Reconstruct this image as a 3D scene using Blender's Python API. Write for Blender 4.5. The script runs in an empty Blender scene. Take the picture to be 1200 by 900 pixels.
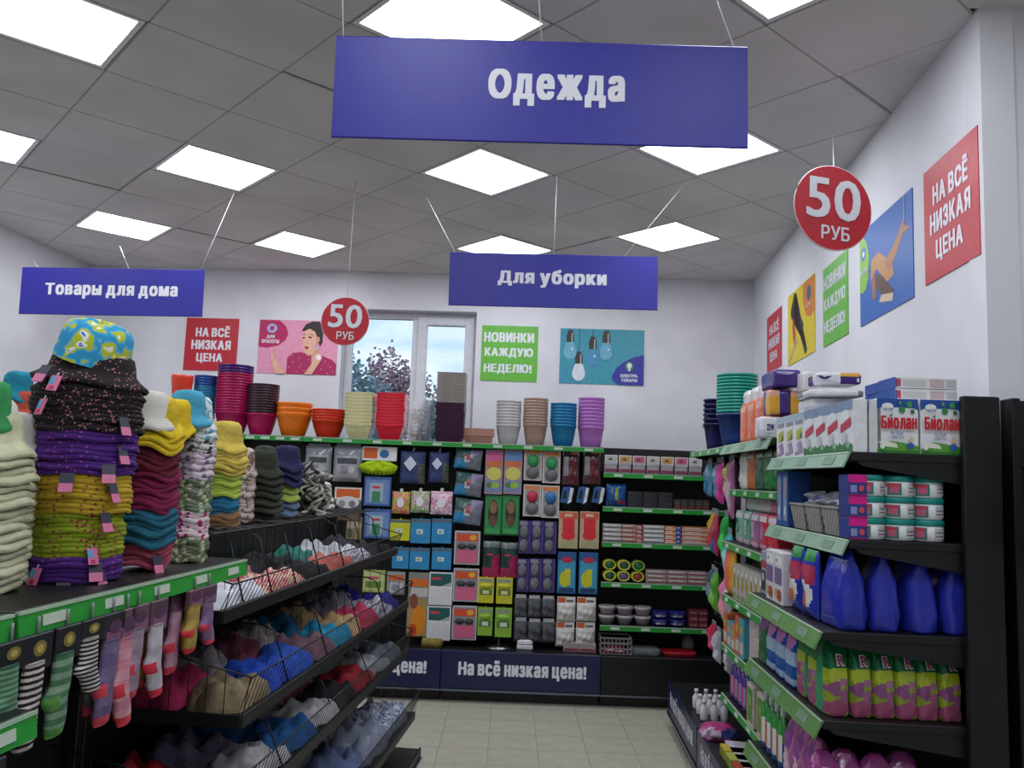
import bpy, math, random
from mathutils import Matrix, Vector
from mathutils.geometry import delaunay_2d_cdt
random.seed(7)
PI = math.pi
SC = bpy.context.scene
COL = SC.collection
# ------------------------------------------------------------------ camera
FPX, PITCH, ROLL, EYE = 975.0, math.radians(6.387), math.radians(2.149), 1.70
CEIL = EYE + 1.8369
cr, sr, cp, sp = math.cos(ROLL), math.sin(ROLL), math.cos(PITCH), math.sin(PITCH)
cd = bpy.data.cameras.new('camera'); cam = bpy.data.objects.new('camera', cd); COL.objects.link(cam)
cd.sensor_width = 36; cd.lens = FPX / 1200 * 36; cd.clip_start = 0.05; cd.clip_end = 200
cam.matrix_world = Matrix(((cr, -sr, 0, 0), (-sp*sr, -sp*cr, -cp, 0), (cp*sr, cp*cr, -sp, EYE), (0, 0, 0, 1)))
SC.camera = cam
# ------------------------------------------------------------------ world, exposure
SC.view_settings.view_transform = 'Standard'; SC.view_settings.look = 'None'
SC.view_settings.gamma = 1; SC.view_settings.use_curve_mapping = False
SC.view_settings.exposure = 1.35
PANEL_LIGHT = 5.2          # emission strength of the ceiling panels
wd = bpy.data.worlds.new('sky'); SC.world = wd; wd.use_nodes = True
nt = wd.node_tree; nt.nodes.clear()
def nn(t, **k):
    n = nt.nodes.new(t)
    for a, b in k.items(): setattr(n, a, b)
    return n
out = nn('ShaderNodeOutputWorld'); bg = nn('ShaderNodeBackground'); tc = nn('ShaderNodeTexCoord')
sep = nn('ShaderNodeSeparateXYZ'); mp = nn('ShaderNodeMapping'); no = nn('ShaderNodeTexNoise'); rp = nn('ShaderNodeValToRGB')
mx = nn('ShaderNodeMixRGB'); gr = nn('ShaderNodeValToRGB')
mp.inputs['Scale'].default_value = (1, 1, 3.2)
no.inputs['Scale'].default_value = 5; no.inputs['Detail'].default_value = 6
rp.color_ramp.elements[0].position = .4; rp.color_ramp.elements[1].position = .58
gr.color_ramp.elements[0].color = (.66, .80, .96, 1); gr.color_ramp.elements[1].color = (.24, .46, .85, 1); gr.color_ramp.elements[1].position = .6
mx.inputs[2].default_value = (1, 1, 1, 1)
L = nt.links.new
L(tc.outputs['Generated'], mp.inputs[0]); L(mp.outputs[0], no.inputs[0]); L(no.outputs[0], rp.inputs[0])
L(tc.outputs['Generated'], sep.inputs[0]); L(sep.outputs[2], gr.inputs[0]); L(gr.outputs[0], mx.inputs[1])
L(rp.outputs[0], mx.inputs[0]); L(mx.outputs[0], bg.inputs[0]); L(bg.outputs[0], out.inputs[0])
bg.inputs[1].default_value = 0.5

# ------------------------------------------------------------------ pixel -> point helpers (survey of the photograph)
def ray(px, py):
    x = (px-600)/FPX; y = -(py-450)/FPX
    X = cr*x - sr*y; Y = sr*x + cr*y
    return Vector((X, cp - sp*Y, sp + cp*Y))
EY = Vector((0, 0, EYE))
def at_plane(px, py, p0, n):
    d = ray(px, py); return EY + d * ((p0-EY).dot(n) / d.dot(n))
def at_z(px, py, z):
    d = ray(px, py); return EY + d * ((z-EYE)/d.z)
class Frame:
    """local right/deep axes turned clockwise by yaw about the eye's foot point"""
    def __init__(s, deg):
        s.a = math.radians(deg); s.c = math.cos(s.a); s.s = math.sin(s.a)
    def w(s, x, y, z): return Vector((x*s.c + y*s.s, -x*s.s + y*s.c, z))
    def l(s, p): return Vector((p.x*s.c - p.y*s.s, p.x*s.s + p.y*s.c, p.z))
    def aty(s, px, py, y): return s.l(at_plane(px, py, s.w(0, y, 0), Vector((s.s, s.c, 0))))
    def atx(s, px, py, x): return s.l(at_plane(px, py, s.w(x, 0, 0), Vector((s.c, -s.s, 0))))
FB, FR, FL = Frame(0), Frame(2.6), Frame(5.2)

# ------------------------------------------------------------------ materials
def lin(h):
    h = h.lstrip('#'); c = [int(h[i:i+2], 16)/255 for i in (0, 2, 4)]
    return tuple(x/12.92 if x <= .04045 else ((x+.055)/1.055)**2.4 for x in c) + (1,)
_M = {}
def mat(col, kind='card', col2=None, sc=1.0):
    key = (col, kind, col2, sc)
    if key in _M: return _M[key]
    m = bpy.data.materials.new(kind + '_' + col.strip('#')); m.use_nodes = True; _M[key] = m
    t = m.node_tree; b = t.nodes['Principled BSDF']; lk = t.links.new
    def N(ty, **k):
        n = t.nodes.new(ty)
        for a, v in k.items(): setattr(n, a, v)
        return n
    R = {'card': .45, 'plastic': .32, 'gloss': .15, 'fabric': .95, 'metal': .3, 'wall': .9, 'floor': .35, 'film': .12, 'black': .45,
         'dots': .95, 'floral': .95, 'stripe': .9, 'stripes_v': .5, 'glass': .03, 'tile': .9, 'weave': .6, 'speck': .5, 'leaf': .8, 'blotch': .35}[kind]
    c = lin(col); b.inputs['Base Color'].default_value = c; b.inputs['Roughness'].default_value = R
    if kind == 'metal': b.inputs['Metallic'].default_value = 1
    if kind == 'glass':
        b.inputs['Transmission Weight'].default_value = 1; b.inputs['IOR'].default_value = 1.05; b.inputs['Base Color'].default_value = c; return m
    if kind == 'film':
        b.inputs['Alpha'].default_value = .3; return m
    co = N('ShaderNodeTexCoord')
    def bump(scale, strength, dist=.002, src=None):
        n = N('ShaderNodeTexNoise'); n.inputs['Scale'].default_value = scale; n.inputs['Detail'].default_value = 3
        lk(co.outputs['Object'], n.inputs[0])
        bp = N('ShaderNodeBump'); bp.inputs['Strength'].default_value = strength; bp.inputs['Distance'].default_value = dist
        lk(n.outputs[0], bp.inputs['Height']); lk(bp.outputs[0], b.inputs['Normal'])
        return n
    def vary(n, c1, c2, p0=.35, p1=.65, const=False, o=0):
        r = N('ShaderNodeValToRGB'); e = r.color_ramp.elements
        e[0].color = c1; e[1].color = c2; e[0].position = p0; e[1].position = p1
        if const: r.color_ramp.interpolation = 'CONSTANT'
        lk(n.outputs[o], r.inputs[0]); return r
    dk = tuple(x*.86 for x in c[:3]) + (1,)
    if kind in ('wall', 'tile'):
        n = bump(180 if kind == 'tile' else 40, .25, .003)
        n2 = N('ShaderNodeTexNoise'); n2.inputs['Scale'].default_value = 1.7; lk(co.outputs['Object'], n2.inputs[0])
        lk(vary(n2, dk, c).outputs[0], b.inputs['Base Color'])
    elif kind == 'floor':
        n2 = N('ShaderNodeTexNoise'); n2.inputs['Scale'].default_value = 9; n2.inputs['Detail'].default_value = 6; lk(co.outputs['Object'], n2.inputs[0])
        lk(vary(n2, dk, c).outputs[0], b.inputs['Base Color'])
    elif kind == 'fabric':
        n = bump(48, .7, .006)
        n2 = N('ShaderNodeTexNoise'); n2.inputs['Scale'].default_value = 25; lk(co.outputs['Object'], n2.inputs[0])
        lk(vary(n2, tuple(x*.7 for x in c[:3]) + (1,), c).outputs[0], b.inputs['Base Color'])
    elif kind in ('dots', 'speck', 'floral', 'blotch'):
        v = N('ShaderNodeTexVoronoi') if kind != 'blotch' else N('ShaderNodeTexNoise')
        v.inputs['Scale'].default_value = sc; lk(co.outputs['Object'], v.inputs[0])
        if kind == 'floral':
            dn = N('ShaderNodeTexNoise'); dn.inputs['Scale'].default_value = 38; dn.inputs['Detail'].default_value = 1; lk(co.outputs['Object'], dn.inputs[0])
            vm = N('ShaderNodeVectorMath'); vm.operation = 'MULTIPLY_ADD'; vm.inputs[1].default_value = (.05, .05, .05); lk(dn.outputs[1], vm.inputs[0]); lk(co.outputs['Object'], vm.inputs[2]); lk(vm.outputs[0], v.inputs[0])
        c2 = lin(col2)
        if kind == 'blotch': r = vary(v, c, c2, .47, .53)
        else: r = vary(v, c2, c, .22 if kind != 'floral' else .3, .26 if kind != 'floral' else .38)
        if kind == 'floral':
            r.color_ramp.interpolation = 'LINEAR'; E = r.color_ramp.elements; E[0].position = .0; E[0].color = lin('#3f74c8'); E[1].position = .62; E[1].color = c
            for q, cc in ((.1, '#3f74c8'), (.13, '#f4f2ee'), (.25, '#e8ecd8'), (.3, col2), (.46, col2), (.52, '#58b4dc')): x = E.new(q); x.color = lin(cc)
        lk(r.outputs[0], b.inputs['Base Color'])
    elif kind in ('stripe', 'stripes_v'):
        w = N('ShaderNodeTexWave'); w.bands_direction = 'Z' if kind == 'stripe' else 'X'
        w.inputs['Scale'].default_value = sc; w.inputs['Distortion'].default_value = .4; lk(co.outputs['Object'], w.inputs[0])
        lk(vary(w, c, lin(col2), .46, .54).outputs[0], b.inputs['Base Color'])
    elif kind == 'weave':
        bk = N('ShaderNodeTexChecker'); bk.inputs['Scale'].default_value = sc; bk.inputs[1].default_value = c; bk.inputs[2].default_value = tuple(x*.45 for x in c[:3]) + (1,)
        lk(co.outputs['Object'], bk.inputs[0]); lk(bk.outputs[0], b.inputs['Base Color'])
    elif kind == 'leaf':
        n = N('ShaderNodeTexNoise'); n.inputs['Scale'].default_value = 3; lk(co.outputs['Object'], n.inputs[0])
        lk(vary(n, tuple(x*.45 for x in c[:3]) + (1,), c).outputs[0], b.inputs['Base Color'])
    else:
        n = N('ShaderNodeTexNoise'); n.inputs['Scale'].default_value = 30; lk(co.outputs['Object'], n.inputs[0])
        lk(vary(n, tuple(x*.9 for x in c[:3]) + (1,), c).outputs[0], b.inputs['Base Color'])
    return m
def emis(col, s):
    m = bpy.data.materials.new('light_diffuser'); m.use_nodes = True; t = m.node_tree; t.nodes.clear()
    o = t.nodes.new('ShaderNodeOutputMaterial'); e = t.nodes.new('ShaderNodeEmission')
    e.inputs[0].default_value = lin(col); e.inputs[1].default_value = s; t.links.new(e.outputs[0], o.inputs[0]); return m

# ------------------------------------------------------------------ mesh builder
class MB:
    def __init__(s): s.v = []; s.f = []; s.mi = []; s.sm = []; s.mats = []; s.T = None
    def add(s, vs, fs, m, smooth=False):
        n = len(s.v)
        if s.T is not None: vs = [s.T @ Vector(p) for p in vs]
        s.v += [tuple(p) for p in vs]
        if not isinstance(m, (list, tuple)): m = [m]*len(fs)
        for f, q in zip(fs, m):
            if q not in s.mats: s.mats.append(q)
            s.f.append(tuple(i+n for i in f)); s.mi.append(s.mats.index(q)); s.sm.append(smooth)
        return s
    def box(s, x0, y0, z0, x1, y1, z1, m, c=0):
        if x0 > x1: x0, x1 = x1, x0
        if y0 > y1: y0, y1 = y1, y0
        if z0 > z1: z0, z1 = z1, z0
        if c <= 0:
            vs = [(x, y, z) for z in (z0, z1) for y in (y0, y1) for x in (x0, x1)]
            return s.add(vs, [(0, 2, 3, 1), (4, 5, 7, 6), (0, 1, 5, 4), (1, 3, 7, 5), (3, 2, 6, 7), (2, 0, 4, 6)], m)
        # chamfered: rings from bottom to top
        def ring(z, i): return [(x0+i+c, y0+i, z), (x1-i-c, y0+i, z), (x1-i, y0+i+c, z), (x1-i, y1-i-c, z), (x1-i-c, y1-i, z), (x0+i+c, y1-i, z), (x0+i, y1-i-c, z), (x0+i, y0+i+c, z)]
        vs = ring(z0, c) + ring(z0+c, 0) + ring(z1-c, 0) + ring(z1, c)
        fs = [tuple(range(7, -1, -1)), tuple(range(24, 32))]
        for k in range(3):
            for i in range(8):
                j = (i+1) % 8; fs.append((k*8+i, k*8+j, k*8+8+j, k*8+8+i))
        return s.add(vs, fs, m)
    def lathe(s, prof, m, n=20, c=(0, 0, 0), wob=None, smooth=True, cap=True, ms=None):
        """prof: (r,z) list bottom to top; ms: material per ring"""
        vs = []
        for r, z in prof:
            for i in range(n):
                a = 2*PI*i/n; q = r; zz = z
                if wob: q, zz = wob(a, r, z)
                vs.append((c[0]+q*math.cos(a), c[1]+q*math.sin(a), c[2]+zz))
        fs = []; mm = []
        for k in range(len(prof)-1):
            for i in range(n):
                j = (i+1) % n; fs.append((k*n+i, k*n+j, (k+1)*n+j, (k+1)*n+i)); mm.append(ms[k] if ms else m)
        if cap:
            if prof[0][0] > 1e-4: fs.append(tuple(range(n-1, -1, -1))); mm.append(ms[0] if ms else m)
            if prof[-1][0] > 1e-4: k = (len(prof)-1)*n; fs.append(tuple(range(k, k+n))); mm.append(ms[-1] if ms else m)
        return s.add(vs, fs, mm, smooth)
    def tube(s, pts, r, m, n=6, closed=False, smooth=True):
        pts = [Vector(p) for p in pts]; vs = []; N = len(pts)
        for i, p in enumerate(pts):
            if closed: d = pts[(i+1) % N]-pts[i-1]
            else: d = pts[min(i+1, N-1)]-pts[max(i-1, 0)]
            if d.length < 1e-9: d = Vector((0, 0, 1))
            d.normalize(); u = d.orthogonal().normalized() if abs(d.z) > .95 else d.cross(Vector((0, 0, 1))).normalized()
            w = d.cross(u); rr = r[i] if isinstance(r, (list, tuple)) else r
            for k in range(n):
                a = 2*PI*k/n; vs.append(p + u*rr*math.cos(a) + w*rr*math.sin(a))
        fs = []
        for i in range(N if closed else N-1):
            for k in range(n):
                j = (i+1) % N; fs.append((i*n+k, i*n+(k+1) % n, j*n+(k+1) % n, j*n+k))
        if not closed: fs += [tuple(range(n-1, -1, -1)), tuple(range((N-1)*n, N*n))]
        return s.add(vs, fs, m, smooth)
    def poly(s, pts, y, m):   # flat print facing -y, pts (x,z)
        return s.add([(p[0], y, p[1]) for p in pts], [tuple(range(len(pts)))], m)
    def ell(s, cx, cz, rx, rz, y, m, n=16, a0=0, a1=2*PI):
        return s.poly([(cx+rx*math.cos(a0+(a1-a0)*i/n), cz+rz*math.sin(a0+(a1-a0)*i/n)) for i in range(n)], y, m)
    def prism(s, pts, y0, y1, m):   # extruded outline (x,z) from y0 to y1
        n = len(pts); vs = [(p[0], y0, p[1]) for p in pts] + [(p[0], y1, p[1]) for p in pts]
        fs = [tuple(range(n)), tuple(range(2*n-1, n-1, -1))] + [(i, i+n, (i+1) % n+n, (i+1) % n) for i in range(n)]
        return s.add(vs, fs, m)
    def mesh(s, name):
        me = bpy.data.meshes.new(name); me.from_pydata(s.v, [], s.f)
        for q in s.mats: me.materials.append(q)
        me.polygons.foreach_set('material_index', s.mi); me.polygons.foreach_set('use_smooth', s.sm)
        me.validate(); me.update(); return me
# ------------------------------------------------------------------ objects
def obj(name, me, parent=None, loc=None, rz=None, sc=None, rot=None):
    if isinstance(me, MB): me = me.mesh(name)
    o = bpy.data.objects.new(name, me); COL.objects.link(o)
    if parent: o.parent = parent
    if loc is not None: o.location = loc
    if rz is not None: o.rotation_euler = (0, 0, rz)
    if rot is not None: o.rotation_euler = rot
    if sc is not None: o.scale = sc
    return o
def tag(o, label, cat, group=None):
    o['label'] = label; o['category'] = cat
    if group: o['group'] = group
    return o
def struct(name, me, **k):
    o = obj(name, me, **k); o['kind'] = 'structure'; return o
def thing(name, label, cat, loc=(0, 0, 0), rz=0, group=None, parts=(), rot=None):
    """parts: (name, mesh[, loc[, rot[, scale]]]); a single part makes the thing that mesh itself"""
    if len(parts) == 1:
        o = obj(name, parts[0][1])
    else:
        o = bpy.data.objects.new(name, None); COL.objects.link(o); o.empty_display_size = .05
        for p in parts: obj(p[0], p[1], o, p[2] if len(p) > 2 else None, None, p[4] if len(p) > 4 else None, p[3] if len(p) > 3 else None)
    o.location = loc; o.rotation_euler = rot if rot is not None else (0, 0, rz)
    return tag(o, label, cat, group)
ORD = 'first second third fourth fifth sixth seventh eighth ninth tenth eleventh twelfth thirteenth fourteenth fifteenth sixteenth seventeenth eighteenth nineteenth twentieth'.split()
def od(i):
    if i < 20: return ORD[i]
    t = {2: 'twenty', 3: 'thirty', 4: 'forty'}[(i+1)//10]
    return (t[:-1] + 'ieth') if (i+1) % 10 == 0 else t + '-' + ORD[(i+1) % 10 - 1]
_T = {}
_G = {}
def glyph(ch):
    if ch in _G: return _G[ch]
    cu = bpy.data.curves.new('lettering', 'FONT'); cu.body = ch; cu.resolution_u = 3; cu.fill_mode = 'NONE'
    o = bpy.data.objects.new('lettering', cu); COL.objects.link(o)
    dg = bpy.context.evaluated_depsgraph_get(); me = bpy.data.meshes.new_from_object(o.evaluated_get(dg))
    bpy.data.objects.remove(o); bpy.data.curves.remove(cu)
    co = [Vector((v.co.x, v.co.y)) for v in me.vertices]; ed = [tuple(e.vertices) for e in me.edges]; bpy.data.meshes.remove(me)
    cv, ce, cf, _a, _b, _c = delaunay_2d_cdt(co, ed, [], 0, 1e-6)
    def inside(x, y):    # even-odd test against the outline
        n = 0
        for p, q in ed:
            p, q = co[p], co[q]
            if (p.y > y) != (q.y > y) and x < p.x+(q.x-p.x)*(y-p.y)/(q.y-p.y): n += 1
        return n % 2
    fs = [tuple(f) for f in cf if inside(sum(cv[i].x for i in f)/len(f)+1e-5, sum(cv[i].y for i in f)/len(f)+1e-5)]
    x0 = min(v.x for v in co); k = 1.15 if ch.islower() else 1
    vs = [(v.x-x0, v.y*k) for v in cv]; _G[ch] = (vs, fs, max(x for x, y in vs)); return _G[ch]
def textmesh(s, m, fat=.02, wide=.035):
    """condensed heavy lettering: every glyph thickened by shifted copies"""
    key = (s, m.name, fat, wide)
    if key in _T: return _T[key]
    mb = MB(); x = 0; X = []; Y = []
    offs = [(0, 0)] if not wide else [(wide*a, fat*q) for a in (-1, -.33, .33, 1) for q in (-1, 1)]
    for ch in s:
        if ch == ' ': x += .26; continue
        vs, fs, w = glyph(ch)
        for k, (dx, dz) in enumerate(offs): mb.add([(x+u+dx, -.0004*k, v+dz) for u, v in vs], fs, m)
        X += [x-wide, x+w+wide]; Y += [min(v for u, v in vs)-fat, max(v for u, v in vs)+fat]; x += w+.07+2*wide
    cx, cy = (min(X)+max(X))/2, (min(Y)+max(Y))/2; mb.v = [(u-cx, q, v-cy) for u, q, v in mb.v]
    _T[key] = (mb.mesh('lettering'), max(X)-min(X), max(Y)-min(Y)); return _T[key]
def text(parent, s, cx, cz, w, h, m, y=-.001, fat=.02, wide=.07):
    me, tw, th = textmesh(s, m, .026 if wide > .03 else .012 if wide else 0, wide)
    o = obj('lettering', me, parent, (cx, y, cz), None, (w/tw, .3, h/th)); return o
CARD = lambda c: mat(c, 'card')
PL = lambda c: mat(c, 'plastic')
GL = lambda c: mat(c, 'gloss')
BLK = mat('#101012', 'black'); BLK2 = mat('#0a0a0c', 'black')
WHITE = CARD('#f2f2f4')
def clip(poly, p, n):   # keep the side where (q-p).n >= 0
    o = []
    for i in range(len(poly)):
        a, b = poly[i-1], poly[i]; da = (a[0]-p[0])*n[0]+(a[1]-p[1])*n[1]; db = (b[0]-p[0])*n[0]+(b[1]-p[1])*n[1]
        if (da >= 0) != (db >= 0): t = da/(da-db); o.append((a[0]+(b[0]-a[0])*t, a[1]+(b[1]-a[1])*t))
        if db >= 0: o.append(b)
    return o

# ================================================================== THE ROOM
BL, BR, RN, R1, R0, L0 = (-4.03, 7.72), (2.146, 7.361), (1.721, 2.979), (4.2, 2.83), (4.2, -2.2), (-4.6, -2.2)
WALLM = mat('#e6e7ec', 'wall')
ZT = CEIL + .06
def wall(name, a, b, holes=(), th=.12, m=WALLM):
    """inner face along a->b, thickness behind; returns (object, a, angle)"""
    d = Vector((b[0]-a[0], b[1]-a[1])); Ln = d.length; an = math.atan2(d.y, d.x); mb = MB()
    if not holes: mb.box(0, 0, 0, Ln, th, ZT, m)
    for x0, z0, x1, z1 in holes:
        mb.box(0, 0, 0, x0, th, ZT, m); mb.box(x1, 0, 0, Ln, th, ZT, m); mb.box(x0, 0, 0, x1, th, z0, m); mb.box(x0, 0, z1, x1, th, ZT, m)
    return struct(name, mb, loc=(a[0], a[1], 0), rz=an), Vector((a[0], a[1], 0)), an
def on_wall(a, an, px, py):
    n = Vector((math.sin(an), -math.cos(an), 0)); p = at_plane(px, py, a, n); d = p-a
    return d.x*math.cos(an)+d.y*math.sin(an), p.z
A_B = math.atan2(BR[1]-BL[1], BR[0]-BL[0]); V_B = Vector((BL[0], BL[1], 0))
wx0, wz1 = on_wall(V_B, A_B, 403, 362); wx1, _ = on_wall(V_B, A_B, 559, 365); wz1 = (wz1 + _)/2; wz0 = 1.35
wb = wall('wall_back', BL, BR, [(wx0, wz0, wx1, wz1)], th=.34)
wr = wall('wall_right', BR, RN)
wall('wall_right_return', RN, R1); wall('wall_side', R1, R0); wall('wall_front', R0, L0)
wl = wall('wall_left', L0, BL)
# window: frame, two sashes, panes, sill
def wpt(px, py): return on_wall(V_B, A_B, px, py)
FW = PL('#dfe2e8')
win = bpy.data.objects.new('window_1', None); COL.objects.link(win); win['kind'] = 'structure'
win.location = (BL[0], BL[1], 0); win.rotation_euler = (0, 0, A_B)
yd = .14
def frame_mb(x0, z0, x1, z1, t, y0, y1, m):
    mb = MB(); mb.box(x0, y0, z0, x0+t, y1, z1, m, .004); mb.box(x1-t, y0, z0, x1, y1, z1, m, .004)
    mb.box(x0+t, y0, z0, x1-t, y1, z0+t, m, .004); mb.box(x0+t, y0, z1-t, x1-t, y1, z1, m, .004); return mb
mid = wpt(479, 500)[0]
obj('window_frame', frame_mb(wx0, wz0, wx1, wz1, .06, yd, yd+.07, FW), win)
mb = MB(); mb.box(mid-.035, yd, wz0+.06, mid+.035, yd+.07, wz1-.06, FW, .004); obj('mullion', mb, win)
obj('sash', frame_mb(mid+.02, wz0+.03, wx1-.03, wz1-.03, .085, yd-.025, yd+.045, FW), win)
GLASS = mat('#e8f2fa', 'glass')
mb = MB(); mb.box(wx0+.05, yd+.03, wz0+.05, mid, yd+.036, wz1-.05, GLASS); obj('pane', mb, win)
mb = MB(); mb.box(mid+.09, yd+.012, wz0+.09, wx1-.1, yd+.018, wz1-.1, GLASS); obj('pane', mb, win)
mb = MB(); mb.box(mid+.05, yd-.05, 1.75, mid+.075, yd-.028, 1.79, FW); mb.box(mid+.052, yd-.062, 1.68, mid+.073, yd-.045, 1.79, FW); obj('handle', mb, win)
mb = MB(); mb.box(wx0, -.03, wz0-.03, wx1, yd, wz0+.002, FW, .005); obj('window_sill', mb, win)

# ceiling: grid of 0.6 m tiles turned 41.6 degrees, dark joints, light panels
th = 0.725749; OI, OJ, TS = -4.6871, -5.8634, .6
def gp(i, j): x = (i-OI)*TS; y = (j-OJ)*TS; return (math.cos(th)*x-math.sin(th)*y, math.sin(th)*x+math.cos(th)*y)
LIGHTS = [(0, 0), (-2, 2), (-2, 5), (0, 4), (2, 2), (3, 0), (1, -2), (-1, -4), (-2, -2), (-4, 0), (-4, 3), (-6, -2), (-4, -4), (-3, -6), (-5, -8), (-6, -6), (-8, -4), (-1, -7), (-6, 1)]
mb = MB(); CM = mat('#c9c6c6', 'tile'); JM = mat('#77757a', 'tile')
mb.add([(x, y, CEIL+.03) for x, y in [(-4.9, -2.5), (4.5, -2.5), (4.5, 8), (-4.9, 8)]], [(0, 3, 2, 1)], JM)
ceil_ = struct('ceiling', mb)
def nrm(a, b): d = (b[0]-a[0], b[1]-a[1]); l = math.hypot(*d); return (-d[1]/l, d[0]/l)   # left of a->b
def inn(a, b): n = nrm(a, b); return (-n[0], -n[1])
WL = [(BL, BR), (R1, R0), (R0, L0), (L0, BL)]
def room_clip(pts, c):
    for a, b in WL: pts = clip(pts, a, inn(a, b)) if pts else pts
    if pts and c[1] > 2.95: pts = clip(pts, BR, inn(BR, RN))
    if pts and c[1] <= 2.95 and c[0] > 1.75: pts = clip(pts, RN, inn(RN, R1))
    return pts
TM = mat('#dcd9d8', 'tile'); rest = MB(); nc = 0; tiles = []
for i in range(-16, 9):
    for j in range(-16, 14):
        if (i, j) in LIGHTS: continue
        g = .005; pts = [gp(i+a, j+b) for a, b in ((g/.6, g/.6), (1-g/.6, g/.6), (1-g/.6, 1-g/.6), (g/.6, 1-g/.6))]; c = gp(i+.5, j+.5)
        pts = room_clip(pts, c)
        if len(pts) < 3: continue
        tiles.append((math.hypot(c[0], c[1]-4), i, j, pts))
tiles.sort()
for k, (d, i, j, pts) in enumerate(tiles):
    mb = MB() if k < 290 else rest; n = len(pts); z = CEIL + (.006 if (i*7+j*13) % 9 == 0 else 0)
    mb.add([(x, y, z) for x, y in pts] + [(x, y, z+.015) for x, y in pts], [tuple(range(n-1, -1, -1)), tuple(range(n, 2*n))] + [(q, (q+1) % n, (q+1) % n+n, q+n) for q in range(n)], TM)
    if k < 290: obj('ceiling_tile', mb, ceil_)
if rest.v: o = obj('ceiling_tile', rest, ceil_); o['kind'] = 'stuff'
mb = MB()   # T-bar grid just above the tile faces
for k in range(-16, 14):
    for a, b in (((k, -16), (k, 14)), ((-16, k), (14, k))):
        p, q = gp(*a), gp(*b); n = nrm(p, q); w = .0052
        pts = [(p[0]+n[0]*w, p[1]+n[1]*w), (p[0]-n[0]*w, p[1]-n[1]*w), (q[0]-n[0]*w, q[1]-n[1]*w), (q[0]+n[0]*w, q[1]+n[1]*w)]
        for u, v in WL: pts = clip(pts, u, inn(u, v)) if pts else pts
        if len(pts) >= 3: mb.add([(x, y, CEIL+.0022) for x, y in pts], [tuple(range(len(pts)-1, -1, -1))], mat('#b2b0b0', 'tile'))
obj('ceiling_grid', mb, ceil_)
EM = emis('#f4f7ff', PANEL_LIGHT)
fm = MB(); g = .29
for a in range(4):
    fm.T = Matrix.Rotation(a*PI/2, 4, 'Z'); fm.add([(-g, -g, 0), (g, -g, 0), (g-.022, -g+.022, .001), (-g+.022, -g+.022, .001)], [(0, 3, 2, 1)], PL('#eeeeee'))
    fm.add([(-g, -g, 0), (g, -g, 0), (g, -g, .03), (-g, -g, .03)], [(0, 1, 2, 3)], PL('#eeeeee'))
fm = fm.mesh('frame'); dm = MB(); q = g-.022; dm.add([(-q, -q, .004), (q, -q, .004), (q, q, .004), (-q, q, .004)], [(0, 3, 2, 1)], EM); dm = dm.mesh('diffuser')
LD = {(0, 0): 'square ceiling light panel right of centre above the cleaning aisle sign', (-2, 2): 'square ceiling light panel left, between the large top left panel and the back wall',
 (-2, 5): 'square ceiling light panel above the household goods sign, nearest the left back corner', (0, 4): 'square ceiling light panel close to the back wall above the pink poster',
 (2, 2): 'square ceiling light panel half hidden behind the cleaning aisle sign', (3, 0): 'square ceiling light panel above the light bulb poster, nearest the right back corner',
 (1, -2): 'square ceiling light panel showing under the right end of the clothing sign', (-1, -4): 'ceiling light panel cut by the top edge of the frame right of the clothing sign',
 (-2, -2): 'large square ceiling light panel directly above the clothing sign', (-4, 0): 'largest ceiling light panel at the top left corner of the photo', (-4, 3): 'ceiling light panel cut by the left edge of the photo'}
for k, (i, j) in enumerate(LIGHTS):
    x, y = gp(i+.5, j+.5)
    if not (-4.3 < x < 3.9 and -2 < y < 7.3): continue
    lb = LD.get((i, j), 'square ceiling light panel behind the camera, %s of those unseen' % od(k-11))
    thing('ceiling_light', lb, 'ceiling light', (x, y, CEIL), th, 'square ceiling light panels', [('frame', fm), ('diffuser', dm)])

# floor: 0.31 m tiles with recessed joints
FM = mat('#b4b2a2', 'floor'); mb = MB(); mb.box(-4.8, -2.4, -.06, 4.4, 7.9, -.004, mat('#8b887e', 'floor')); fl = struct('floor', mb)
ft = MB(); t = .31; ft.box(-t/2+.0012, -t/2+.0012, -.0045, t/2-.0012, t/2-.0012, 0, FM); ftm = ft.mesh('tile')
cells = []
for i in range(-16, 15):
    for j in range(-8, 25):
        x, y = .09+i*t, .03+j*t
        if -4.5 < x < 4.1 and -2.1 < y < 7.45 and not (x > 2.3 and y > 2.8) and x > -4.45+(y+2)*.06: cells.append((math.hypot((x-.3)*1.2, y-5.6), x, y))
cells.sort(); rest = MB()
for k, (d, x, y) in enumerate(cells):
    if k < 290: obj('tile', ftm, fl, (x, y, 0))
    else: rest.box(x-t/2+.0012, y-t/2+.0012, -.0045, x+t/2-.0012, y+t/2-.0012, 0, FM)
o = obj('tile', rest, fl); o['kind'] = 'stuff'

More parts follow.
